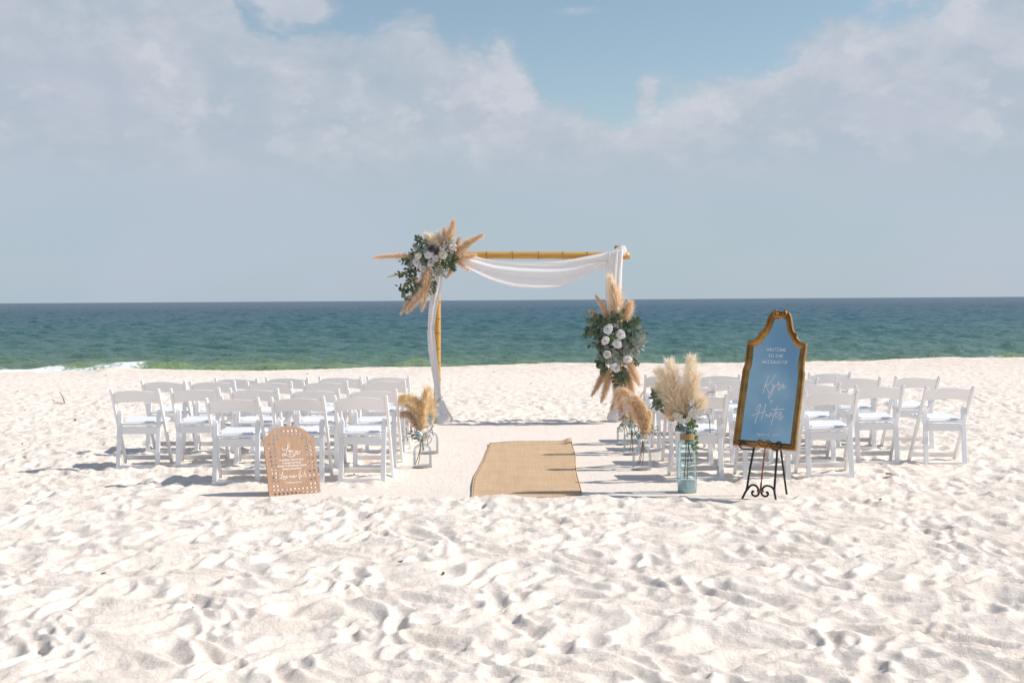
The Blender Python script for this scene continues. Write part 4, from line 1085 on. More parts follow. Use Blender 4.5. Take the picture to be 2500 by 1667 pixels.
b3, p3 = bottle(1569.5, 1149, 'clear glass bottle nearest the camera on the right of the aisle')
b4, p4 = bottle(1545, 1112, 'middle clear glass bottle of three on the right of the aisle')
b5, p5 = bottle(1527, 1087, 'farthest clear glass bottle of three on the right of the aisle')
bouquet(p3, cR, 6.53, 'bouquet of drooping tan pampas and blue flower in the nearest right bottle',
    [(((590, 900), (560, 700), (470, 480), (440, 300)), 170, 'pampas_tan', 1500, dict(prof=(.3, .7, 1, 1, .6))),
     (((585, 900), (590, 640), (520, 340), (440, 250), (380, 330)), 210, 'pampas_tan', 2800, dict(droop=1.4, slen=.085, prof=(.3, .9, 1, .9, .6))),
     (((595, 880), (640, 650), (610, 420), (520, 290)), 190, 'pampas_gold', 2000, dict(droop=1.3, slen=.08)),
     (((600, 870), (660, 700), (700, 560), (690, 480)), 120, 'pampas_gold', 1200, dict())],
    [(525, 885, 54, 'blue'), (635, 890, 40, 'cream')],
    [(640, 670, 110, 100), (600, 650, 90, 80), (650, 850, 70, 70)],
    [(((590, 850), (690, 800), (780, 740)), 3, OL, 90, 'olive_sprig'), (((600, 840), (740, 790), (870, 855)), 4, OL, 90, 'olive_sprig'), (((580, 840), (500, 790), (410, 830)), 4, OL, 100, 'olive_sprig'), (((590, 850), (640, 780), (680, 740)), 3, OL, 70, 'olive_sprig')],
    [((580, 950), (550, 1150), (500, 1340)), ((590, 950), (570, 1150), (530, 1320)), ((590, 960), (600, 1110), (575, 1345))], group=GB)
bouquet(p4, cR, 6.53, 'bouquet of curling pampas and blue thistle in the middle right bottle',
    [(((400, 740), (420, 480), (340, 190), (230, 150), (160, 260)), 210, 'pampas_tan', 2800, dict(droop=1.5, slen=.10, prof=(.3, .9, 1, .9, .6))),
     (((400, 730), (440, 500), (420, 320), (330, 200)), 170, 'pampas_cream', 1500, dict(droop=1.2, slen=.09)),
     (((410, 720), (470, 420), (560, 230), (605, 145)), 70, 'pampas_gold', 900, dict())],
    [(388, 705, 54, 'blue'), (320, 660, 44, 'cream')],
    [(300, 420, 80, 140), (330, 440, 70, 110), (260, 530, 10, 90), (300, 510, 60, 80)],
    [(((400, 740), (340, 640), (250, 570)), 4, OL, 95, 'olive_sprig'), (((400, 760), (440, 680), (500, 690)), 4, OL, 95, 'olive_sprig'), (((380, 720), (340, 600), (370, 480)), 3, OL, 90, 'olive_sprig')],
    [((400, 780), (400, 950), (370, 1150)), ((405, 780), (420, 960), (420, 1160)), ((420, 850), (470, 930), (505, 1030))], group=GB)
bouquet(p5, cR, 6.53, 'bouquet of pale pampas and white pods in the farthest right bottle',
    [(((300, 690), (250, 480), (180, 300), (100, 380)), 140, 'pampas_pink', 1500, dict(droop=1.2, slen=.09)),
     (((300, 690), (290, 420), (250, 220), (200, 160)), 150, 'pampas_tan', 1500, dict(droop=.8))],
    [(300, 640, 44, 'cream')],
    [(230, 540, 20, 100), (250, 620, 100, 90), (270, 700, 60, 80), (220, 580, 140, 80)],
    [(((300, 700), (240, 620), (235, 570)), 3, OL, 80, 'olive_sprig'), (((310, 740), (260, 750), (225, 775)), 2, OL, 80, 'olive_sprig')],
    [((300, 710), (290, 800), (290, 960)), ((305, 710), (330, 800), (345, 900))], group=GB)

# tall blue-green vase
c6 = crop(1480, 840, 3.921)
def big_vase():
    p = ground(1681, 1205); x, y = p.x, p.y + 0.08; z = gz(x, y) - 0.012
    root = empty('glass_vase', (x, y, z)); tag(root, 'tall blue-green glass vase with twine neck standing on the sand right of the rug', 'vase')
    sq = lambda a, zz: (1.0 if zz > 0.42 else 1 + 0.055 * math.cos(4 * a + 0.6))
    prof = [(0.001, 0.008), (0.066, 0.006), (0.074, 0.014), (0.0765, 0.05), (0.0760, 0.20), (0.0735, 0.40), (0.071, 0.424), (0.062, 0.436), (0.0535, 0.442), (0.052, 0.46), (0.052, 0.535), (0.056, 0.541), (0.056, 0.548), (0.051, 0.55)]
    mb = MB(); mb.lathe(prof, 0, 0, 40, wob=sq); mb.build('glass_body', M['glass_teal'], root)
    mb = MB(); mb.lathe([(0.001, 0.120), (0.04, 0.124), (0.069, 0.116), (0.072, 0.03), (0.066, 0.012), (0.001, 0.012)], 0, 0, 32, wob=sq); mb.build('sand_fill', M['sand_teal'], root)
    mb = MB()
    coil = [(0.0555 * math.cos(k * PI / 9), 0.0555 * math.sin(k * PI / 9), 0.448 + 0.048 * k / 126) for k in range(127)]
    mb.tube(coil, 0.0036, 5); mb.build('twine_wrap', M['jute'], root)
    return Vector((x, y, z))
vp = big_vase()
fluff = dict(prof=(.4, .8, 1, .9, .55), spread=1.3, slen=.085, wd=.0011)
vb = bouquet(vp, c6, 3.921, 'large cream pampas bouquet with eucalyptus and white blossom in the tall blue vase',
    [(((740, 720), (640, 500), (560, 330), (480, 240)), 150, 'pampas_cream', 1800, fluff), (((740, 720), (690, 480), (640, 300), (605, 150)), 145, 'pampas_cream', 1900, fluff),
     (((750, 700), (710, 560), (680, 470), (655, 400)), 150, 'pampas_tan', 1100, fluff), (((740, 720), (620, 560), (540, 470), (475, 400)), 150, 'pampas_cream', 1800, fluff),
     (((770, 700), (790, 480), (800, 300), (825, 105)), 130, 'pampas_cream', 2000, dict(prof=(.4, .85, 1, .95, .65), spread=1.3, slen=.08, wd=.0011)), (((780, 700), (830, 520), (850, 380), (872, 290)), 120, 'pampas_cream', 1300, fluff),
     (((790, 700), (860, 620), (910, 570), (930, 520)), 120, 'pampas_cream', 1200, fluff), (((730, 720), (660, 690), (610, 660), (590, 620)), 110, 'pampas_tan', 900, fluff)],
    [(690, 700, 44, 'b_cream'), (660, 680, 30, 'b_cream'), (712, 730, 32, 'b_cream'), (820, 650, 36, 'b_white'), (850, 690, 34, 'b_cream'), (800, 690, 30, 'b_cream'), (815, 565, 30, 'b_white'), (840, 620, 26, 'b_white'), (875, 680, 30, 'b_white'), (905, 670, 24, 'b_white'), (945, 650, 18, 'b_blush'), (985, 640, 18, 'b_blush'), (960, 480, 20, 'b_blush'), (940, 490, 16, 'b_blush'), (795, 520, 14, 'b_white'), (830, 540, 16, 'b_white'), (870, 640, 28, 'b_white'), (735, 740, 26, 'b_cream'), (925, 720, 20, 'b_cream'), (780, 720, 30, 'b_cream')],
    [],
    [(((740, 760), (640, 640), (540, 540), (455, 520)), 5, EU, 70, 'eucalyptus_sprig'), (((560, 560), (520, 510), (470, 460)), 3, EU, 74, 'eucalyptus_sprig'), (((560, 560), (510, 570), (470, 590)), 2, EU, 66, 'eucalyptus_sprig'),
     (((690, 720), (610, 660), (555, 640)), 3, EU, 62, 'eucalyptus_sprig'), (((740, 740), (690, 640), (670, 560)), 4, EU, 78, 'eucalyptus_sprig'), (((760, 740), (760, 650), (740, 590)), 4, EU, 86, 'eucalyptus_sprig'), (((770, 740), (790, 640), (790, 570)), 3, EU, 80, 'eucalyptus_sprig'),
     (((740, 760), (710, 780), (690, 800)), 2, EU, 60, 'eucalyptus_sprig'), (((800, 740), (870, 690), (915, 640)), 3, [('leaf_mid', 'oval'), ('leaf_olive', 'oval')], 52, 'eucalyptus_sprig'),
     (((800, 720), (800, 800), (790, 880), (800, 950)), 16, [('leaf_bright', 'round'), ('leaf_bright', 'oval')], 26, 'trailing_vine'), (((790, 740), (760, 800), (770, 880), (760, 940)), 14, [('leaf_bright', 'round'), ('leaf_mid', 'oval')], 26, 'trailing_vine'), (((810, 740), (850, 850), (870, 950), (860, 1050)), 18, [('leaf_bright', 'round'), ('leaf_bright', 'oval')], 27, 'trailing_vine'), (((800, 730), (830, 760), (870, 780)), 8, [('leaf_bright', 'round'), ('leaf_bright', 'oval')], 28, 'trailing_vine'), (((800, 880), (830, 960), (840, 1010)), 9, [('leaf_bright', 'oval')], 26, 'trailing_vine')],
    [((770, 800), (765, 1000), (745, 1310)), ((775, 800), (785, 1000), (775, 1300)), ((790, 800), (785, 950), (818, 1130)), ((800, 700), (880, 560), (960, 470), (1040, 455)), ((820, 720), (960, 670), (985, 720), (995, 850)), ((740, 760), (640, 640), (530, 530))])


# ------------------------------------------------------------------ welcome mirror on its easel
c7 = crop(1740, 740, 3.136)
YAW, TILT = R(28), R(17)
MU = Vector((math.cos(YAW), -math.sin(YAW), 0)); MV = Vector((math.sin(YAW) * math.sin(TILT), math.cos(YAW) * math.sin(TILT), math.cos(TILT)))
MN = MU.cross(MV); MN = MN if MN.y < 0 else -MN
FC = ground(*c7(355, 1508)); FC.z = gz(FC.x, FC.y)
EP = lambda x, y, off=0.0: onplane(*c7(x, y), FC + MN * off, MN)
def easel():
    root = empty('display_easel', FC); tag(root, 'black wrought iron easel with scrolled feet holding the gold mirror', 'easel')
    bar = lambda name, pts, r, m='iron', sides=8, n=6, **k: (lambda mb: (mb.tube(catmull(pts, n), r, sides, **k), mb.build(name, M[m], root, origin=FC))[1])(MB())
    bar('leg', [EP(x, y) for x, y in ((430, 560), (370, 800), (314, 1120), (285, 1270), (262, 1415), (245, 1455), (218, 1512))], 0.0092, n=5)
    bar('leg', [EP(x, y) for x, y in ((470, 560), (482, 800), (493, 1120), (483, 1270), (473, 1425), (478, 1470), (490, 1538))], 0.0092, n=5)
    hinge = EP(452, 600, -0.03); rf = ground(*c7(570, 1472)); rf.z = gz(rf.x, rf.y) - 0.02
    bar('leg', [hinge, (hinge + rf) / 2, rf], 0.0085, n=3)
    bar('top_bar', [EP(x, y, -.004) for x, y in ((432, 590), (452, 585), (470, 590))], 0.008)
    # twisted centre rod
    a, b = EP(452, 640, -0.012), EP(365, 1440); mb = MB(); n = 60; nrm = MN
    for ph in (0, PI):
        mb.tube([a.lerp(b, i / n) + (MU * math.cos(ph + i * 0.55) + nrm * math.sin(ph + i * 0.55)) * 0.0042 for i in range(n + 1)], 0.0048, 6)
    mb.build('twisted_rod', M['copper'], root, origin=FC)
    for pts in (((262, 1430), (285, 1400), (310, 1390), (335, 1400), (352, 1428), (354, 1450), (345, 1468), (325, 1476), (306, 1466), (300, 1450), (308, 1438), (316, 1444)),
                ((474, 1440), (458, 1412), (430, 1398), (400, 1400), (378, 1424), (372, 1448), (382, 1468), (402, 1478), (420, 1470), (424, 1454), (416, 1446), (408, 1452))):
        bar('scroll', [EP(x, y, .004) for x, y in pts], 0.0085)
    mb = MB(); q = EP(365, 1437, .004)
    mb.tube([q - MU * 0.026, q + MU * 0.026], 0.0125, 8); mb.build('collar', M['copper'], root, origin=FC)
    for pts in (((318, 1124, .0), (290, 1118, .03), (258, 1117, .075), (228, 1115, .09), (209, 1098, .09), (208, 1076, .09), (222, 1060, .09), (242, 1066, .09), (248, 1082, .088)),
                ((492, 1130, .0), (470, 1122, .03), (458, 1118, .07), (490, 1121, .09), (516, 1108, .09), (526, 1086, .09), (518, 1066, .09), (498, 1063, .09), (486, 1078, .09), (490, 1090, .088))):
        bar('hook', [EP(*p) for p in pts], 0.006)
easel()

MO = 0.035                                                        # back of the mirror stands this far in front of the legs
def mirror():
    n0 = FC + MN * MO
    mp = lambda x, y, off=0.0: onplane(*c7(x, y), n0 + MN * off, MN)
    bc = mp(397, 1112); root = empty('welcome_mirror', bc); tag(root, 'arched gold framed mirror with white welcome lettering resting on the easel', 'mirror')
    loc = lambda p: ((p - bc).dot(MU), (p - bc).dot(MV))
    # outline of the left and right half measured on the plane, averaged into one symmetrical shape
    Lp = [(157, 1092), (178, 930), (200, 770), (218, 640), (235, 520), (252, 478), (260, 410), (265, 350), (275, 297), (318, 285), (350, 258), (358, 236), (388, 212), (412, 170), (430, 120), (450, 82), (480, 65), (505, 66)]
    Rp = [(640, 1132), (662, 930), (682, 770), (697, 640), (710, 530), (706, 488), (712, 420), (722, 365), (728, 303), (690, 300), (660, 270), (656, 238), (634, 222), (622, 180), (614, 130), (600, 85), (570, 65), (535, 66)]
    half = []; mids = []
    for a, b in zip(Lp, Rp):
        ua, va = loc(mp(*a)); ub, vb_ = loc(mp(*b)); half.append(((ub - ua) / 2, (va + vb_) / 2)); mids.append((ua + ub) / 2)
    half[0] = (half[0][0], 0.0)
    k1, k0 = np.polyfit([h[1] for h in half], mids, 1)              # the mirror hangs a touch out of plumb on the easel
    MUr = (MU - MV * float(k1)).normalized(); MVr = (MV + MU * float(k1)).normalized(); b0 = bc + MU * float(k0)
    pts2 = [Vector((u, v, 0)) for u, v in half]
    # smooth within segments, keep the shoulders crisp
    segs = [pts2[0:5], pts2[4:9], pts2[8:12], pts2[11:18]]; sm = []
    for sg in segs: sm += catmull(sg, 5)[:-1]
    sm.append(pts2[-1])
    right = [(p.x, p.y) for p in sm]; left = [(-u, v) for u, v in right][::-1]
    outer = right + left                                              # counter-clockwise from bottom right
    n = len(outer)
    def offset(o):
        res = []
        for i in range(n):
            p0, p1, p2 = (Vector(outer[(i + k) % n]) for k in (-1, 0, 1))
            e0 = (p1 - p0); e1 = (p2 - p1)
            if e0.length < 1e-6: e0 = e1
            if e1.length < 1e-6: e1 = e0
            n0_ = Vector((-e0.y, e0.x)).normalized(); n1_ = Vector((-e1.y, e1.x)).normalized()
            b = (n0_ + n1_); b = b.normalized() if b.length > 1e-4 else n0_
            k = o / max(0.55, b.dot(n0_)); res.append((p1.x + b.x * k, p1.y + b.y * k))
        return res
    W3 = lambda q, h: b0 + MUr * q[0] + MVr * q[1] + MN * h
    prof = [(0.004, -0.006), (0.0, 0.0), (0.0, 0.026), (0.005, 0.036), (0.013, 0.038), (0.019, 0.030), (0.023, 0.030), (0.030, 0.034), (0.036, 0.030), (0.041, 0.019), (0.046, 0.017), (0.052, 0.012), (0.055, 0.003)]
    V = []; loops = [offset(o) for o, h in prof]
    for (o, h), lp in zip(prof, loops): V += [W3(q, h) for q in lp]
    fs = [(j * n + i, j * n + (i + 1) % n, (j + 1) * n + (i + 1) % n, (j + 1) * n + i) for j in range(len(prof) - 1) for i in range(n)]
    mb = MB(); mb.add(V, fs, False)
    fr = mb.build('frame', M['gold'], root, origin=bc)
    bm = bmesh.new(); bm.from_mesh(fr.data)
    for f in bm.faces: f.smooth = True
    bm.to_mesh(fr.data); bm.free()
    try: fr.data.set_sharp_from_angle(angle=R(40))
    except Exception: pass
    # glass and back board
    og = offset(0.050); h_ = n // 2
    rp = [og[i] for i in range(h_)]; keep = [rp[0]]
    for q in rp[1:]:
        if q[1] > keep[-1][1] + 1e-4: keep.append(q)
    g = [W3(q, 0.004) for q in keep] + [W3((-q[0], q[1]), 0.004) for q in keep]; k_ = len(keep)
    me = bpy.data.meshes.new('mirror_glass'); me.from_pydata([tuple(p - bc) for p in g], [], [(i, i + 1, k_ + i + 1, k_ + i) for i in range(k_ - 1)]); me.materials.append(M['mirror']); me.update()
    gl_ = link('mirror_glass', me, root)
    mb = MB(); bb = offset(0.006); mb.prism(bb, lambda q: W3(q, -0.008), lambda q: W3(q, -0.001)); mb.build('back_board', M['ply_edge'], root, origin=bc)
    # volutes at the crown and at the middle of the foot
    for base_v, sgn, up in ((half[-1][1] - 0.004, 1, -1), (half[-1][1] - 0.004, -1, -1), (0.012, 1, 1), (0.012, -1, 1)):
        pts = []; 
        for k in range(26):
            a = k / 25 * 2 * PI * 1.15; r = 0.026 * (1 - 0.72 * k / 25)
            cu, cv = sgn * 0.028, base_v + up * 0.026
            ang = (PI / 2 if up < 0 else -PI / 2) + sgn * up * a * 1.0
            pts.append(W3((cu + r * math.cos(ang), cv + r * math.sin(ang)), 0.036))
        mb = MB(); mb.tube(pts, [0.0125 - 0.006 * k / 25 for k in range(26)], 8); mb.build('volute', M['gold'], root, origin=bc)
        mb = MB(); q = W3((sgn * 0.028, base_v + up * 0.026), 0.040)
        m_ = MB(); rr = 0.011; vs = []; 
        for j in range(5):
            for k in range(10):
                t = j / 4 * PI / 2; vs.append(q + (MU * math.cos(k * PI / 5) + MV * math.sin(k * PI / 5)) * rr * math.cos(t) + MN * rr * math.sin(t))
        m_.add(vs, [(j * 10 + k, j * 10 + (k + 1) % 10, (j + 1) * 10 + (k + 1) % 10, (j + 1) * 10 + k) for j in range(4) for k in range(10)], True); m_.build('volute_boss', M['gold'], root, origin=bc)
    return root, bc, n0
mir, MBC, MN0 = mirror()

# ---- lettering
def strokes(root, org, cr, lists, r, m, plane, nrm, off, name, sub=5, smooth=True):
    mb = MB()
    for ln in lists:
        pts = [onplane(*cr(*p), plane + nrm * off, nrm) for p in ln]
        pts = catmull(pts, sub) if smooth and len(pts) > 2 else pts
        mb.tube(pts, r, 6)
    return mb.build(name, m, root, origin=org)

GL = 0.0045
ck = crop(1850, 905, 19.6); chh = crop(1825, 975, 22.4)
strokes(mir, MBC, ck, [[(520, 240), (440, 470), (380, 640), (310, 840), (240, 1080)], [(835, 165), (790, 290), (720, 420), (620, 560), (500, 650), (400, 680), (310, 670), (280, 640)], [(370, 690), (420, 800), (480, 930), (560, 1040), (600, 1060), (650, 1045)],
    [(715, 620), (690, 680), (697, 740), (735, 740), (790, 690), (815, 640)], [(815, 640), (770, 780), (735, 900), (680, 1060), (620, 1200), (575, 1290), (535, 1315), (505, 1280), (510, 1190), (560, 1080), (640, 960), (760, 800), (860, 730), (940, 680), (960, 600), (1005, 540), (1022, 575), (970, 650), (1040, 655), (1048, 690), (1000, 790), (970, 890), (1000, 910), (1060, 850), (1120, 785), (1160, 690), (1215, 630), (1260, 665)],
    [(1120, 785), (1160, 780), (1210, 710), (1235, 690), (1220, 780), (1240, 830), (1280, 830), (1330, 770), (1370, 700)]], 0.0026, M['paint_white'], MN0, MN, GL, 'name_lettering')
strokes(mir, MBC, ck, [[(590, 1440), (735, 1450)], [(690, 1390), (625, 1520)]], 0.0026, M['paint_white'], MN0, MN, GL, 'plus_sign')
strokes(mir, MBC, chh, [[(545, 585), (500, 570), (490, 520), (540, 410), (630, 310), (700, 255), (725, 300), (690, 420), (620, 620), (560, 790), (490, 1000), (400, 1300)], [(1020, 215), (960, 400), (890, 620), (830, 820), (740, 1090)], [(200, 890), (330, 830), (540, 765), (800, 700), (930, 660), (1045, 635)],
    [(1010, 750), (985, 830), (990, 885), (1040, 850), (1085, 790), (1070, 870), (1090, 935), (1140, 910), (1185, 870), (1225, 800), (1275, 710)], [(1275, 710), (1225, 830), (1190, 950), (1250, 790), (1300, 760), (1330, 820), (1360, 900), (1400, 890)], [(1625, 370), (1550, 570), (1450, 830), (1380, 1090), (1300, 1360)], [(1300, 525), (1560, 545), (1800, 525), (2030, 520)],
    [(1540, 820), (1610, 760), (1640, 690), (1590, 690), (1530, 790), (1505, 900), (1540, 985), (1600, 970), (1680, 890), (1740, 810), (1790, 700), (1840, 670), (1830, 730), (1755, 785), (1840, 800), (1870, 815), (1800, 940), (1725, 1070), (1750, 1100), (1820, 1060), (1900, 970), (1980, 890)]], 0.0026, M['paint_white'], MN0, MN, GL, 'name_lettering')

def arc(cx, cy, rx, ry, a0, a1, n=12): return [(cx + rx * math.cos(R(a0 + (a1 - a0) * k / n)), cy + ry * math.sin(R(a0 + (a1 - a0) * k / n))) for k in range(n + 1)]
SF = lambda x, y, w=.09: [(x - w, y), (x + w, y)]                   # a serif
# roman glyphs: advance, list of (polyline, weight)
GLY = {
 'W': (1.05, [([(0.02, 1), (.30, 0)], 1.3), ([(.30, 0), (.53, .95)], .6), ([(.50, 1), (.76, 0)], 1.3), ([(.76, 0), (1.02, 1)], .6), (SF(.03, 1, .1), .5), (SF(.5, 1, .1), .5), (SF(1.01, 1, .09), .5)]),
 'E': (.66, [([(.14, 0), (.14, 1)], 1.3), ([(.05, 1), (.56, 1), (.58, .82)], .6), ([(.05, 0), (.58, 0), (.62, .2)], .6), ([(.14, .53), (.44, .53)], .6), ([(.44, .62), (.44, .44)], .5)]),
 'L': (.62, [([(.14, 0), (.14, 1)], 1.3), (SF(.14, 1), .5), ([(.05, 0), (.54, 0), (.60, .22)], .6)]),
 'C': (.78, [(arc(.45, .5, .39, .5, 52, 308), 1.0), ([(.70, .97), (.71, .74)], .5), ([(.70, .20), (.74, .13)], .5)]),
 'O': (.86, [(arc(.43, .5, .37, .5, 0, 360, 20), 1.0)]),
 'M': (1.0, [([(.14, 0), (.17, 1)], .6), ([(.17, 1), (.49, .05)], 1.3), ([(.49, .05), (.82, 1)], .6), ([(.82, 1), (.87, 0)], 1.3), (SF(.14, 0), .5), (SF(.87, 0, .1), .5), (SF(.14, 1, .06), .5), (SF(.86, 1, .07), .5)]),
 'T': (.74, [([(.37, 0), (.37, 1)], 1.3), ([(.05, .80), (.06, 1), (.68, 1), (.69, .80)], .6), (SF(.37, 0, .12), .5)]),
 'H': (.92, [([(.16, 0), (.16, 1)], 1.3), ([(.76, 0), (.76, 1)], 1.3), ([(.16, .52), (.76, .52)], .6), (SF(.16, 0), .5), (SF(.16, 1), .5), (SF(.76, 0), .5), (SF(.76, 1), .5)]),
 'D': (.88, [([(.15, 0), (.15, 1)], 1.3), ([(.05, 1), (.36, 1)] + arc(.38, .5, .42, .5, 90, -90)[1:] + [(.05, 0)], .9)]),
 'I': (.36, [([(.18, 0), (.18, 1)], 1.3), (SF(.18, 0), .5), (SF(.18, 1), .5)]),
 'N': (.92, [([(.14, 0), (.14, 1)], .6), ([(.10, 1), (.78, .02)], 1.3), ([(.78, .02), (.78, 1)], .6), (SF(.14, 0), .5), (SF(.78, 1), .5)]),
 'G': (.86, [(arc(.45, .5, .39, .5, 52, 330), 1.0), ([(.70, .97), (.71, .74)], .5), ([(.77, .06), (.77, .42)], 1.2), (SF(.74, .42, .12), .5)]),
 'F': (.62, [([(.14, 0), (.14, 1)], 1.3), ([(.05, 1), (.54, 1), (.56, .82)], .6), ([(.14, .53), (.42, .53)], .6), ([(.42, .62), (.42, .44)], .5), (SF(.14, 0, .1), .5)]),
 'A': (.80, [([(.06, 0), (.38, 1)], .6), ([(.38, 1), (.72, 0)], 1.3), ([(.20, .38), (.58, .38)], .6), (SF(.06, 0, .07), .5), (SF(.72, 0), .5)]),
 'p': (.60, [([(.14, -.3), (.14, .62)], 1.1), (arc(.31, .31, .22, .31, 150, -150, 14), 1.0), (SF(.14, -.3), .5), ([(.04, .6), (.14, .62)], .5)]),
 'r': (.42, [([(.13, 0), (.13, .62)], 1.1), ([(.13, .42), (.24, .60), (.36, .58)], .9), (SF(.13, 0), .5)]),
 'i': (.32, [([(.15, 0), (.15, .62)], 1.1), ([(.15, .84), (.15, .92)], 1.4), (SF(.15, 0), .5), ([(.05, .6), (.15, .62)], .5)]),
 'l': (.32, [([(.15, 0), (.15, 1)], 1.1), (SF(.15, 0), .5), ([(.05, .98), (.15, 1)], .5)]),
 '2': (.52, [(arc(.25, .44, .17, .2, 160, -20, 8) + [(.08, .02), (.44, .02)], .9)]),
 '0': (.54, [(arc(.26, .31, .20, .31, 0, 360, 16), .9)]),
 '6': (.54, [([(.42, .98), (.22, .75), (.09, .40)] + arc(.27, .28, .19, .28, 170, 530, 16), .9)]),
 ',': (.26, [([(.12, .06), (.07, -.16)], 1.1)]), ' ': (.34, []),
}
def roman(root, org, text, cr, p0, p1, cap, r, m, plane, nrm, off, name):
    tot = sum(GLY[c][0] for c in text); mb = MB(); x = 0.0
    a = onplane(*cr(*p0), plane + nrm * off, nrm); b = onplane(*cr(*p1), plane + nrm * off, nrm)
    top = onplane(*cr(p0[0] + cap * 0.1, p0[1] - cap), plane + nrm * off, nrm)
    ex = (b - a) / tot; ey_d = MV if plane is MN0 else SV; ey = ey_d * abs((top - a).dot(ey_d))
    for c in text:
        adv, ls = GLY[c]
        for pl_, w in ls:
            pts = [a + ex * (x + u) + ey * v for u, v in pl_]
            mb.tube(pts, r * w, 5)
        x += adv
    return mb.build(name, m, root, origin=org)
cw = crop(1850, 840, 28.5); cd = crop(1840, 1045, 33.6)
roman(mir, MBC, 'WELCOME', cw, (585, 452), (1985, 488), 215, 0.0019, M['paint_white'], MN0, MN, GL, 'welcome_lettering')
roman(mir, MBC, 'TO THE', cw, (715, 895), (1770, 915), 215, 0.0019, M['paint_white'], MN0, MN, GL, 'welcome_lettering')
roman(mir, MBC, 'WEDDING OF', cw, (300, 1305), (2100, 1360), 215, 0.0019, M['paint_white'], MN0, MN, GL, 'welcome_lettering')
roman(mir, MBC, 'April 26, 2026', cd, (175, 575), (2090, 665), 235, 0.0017, M['paint_white'], MN0, MN, GL, 'date_lettering')


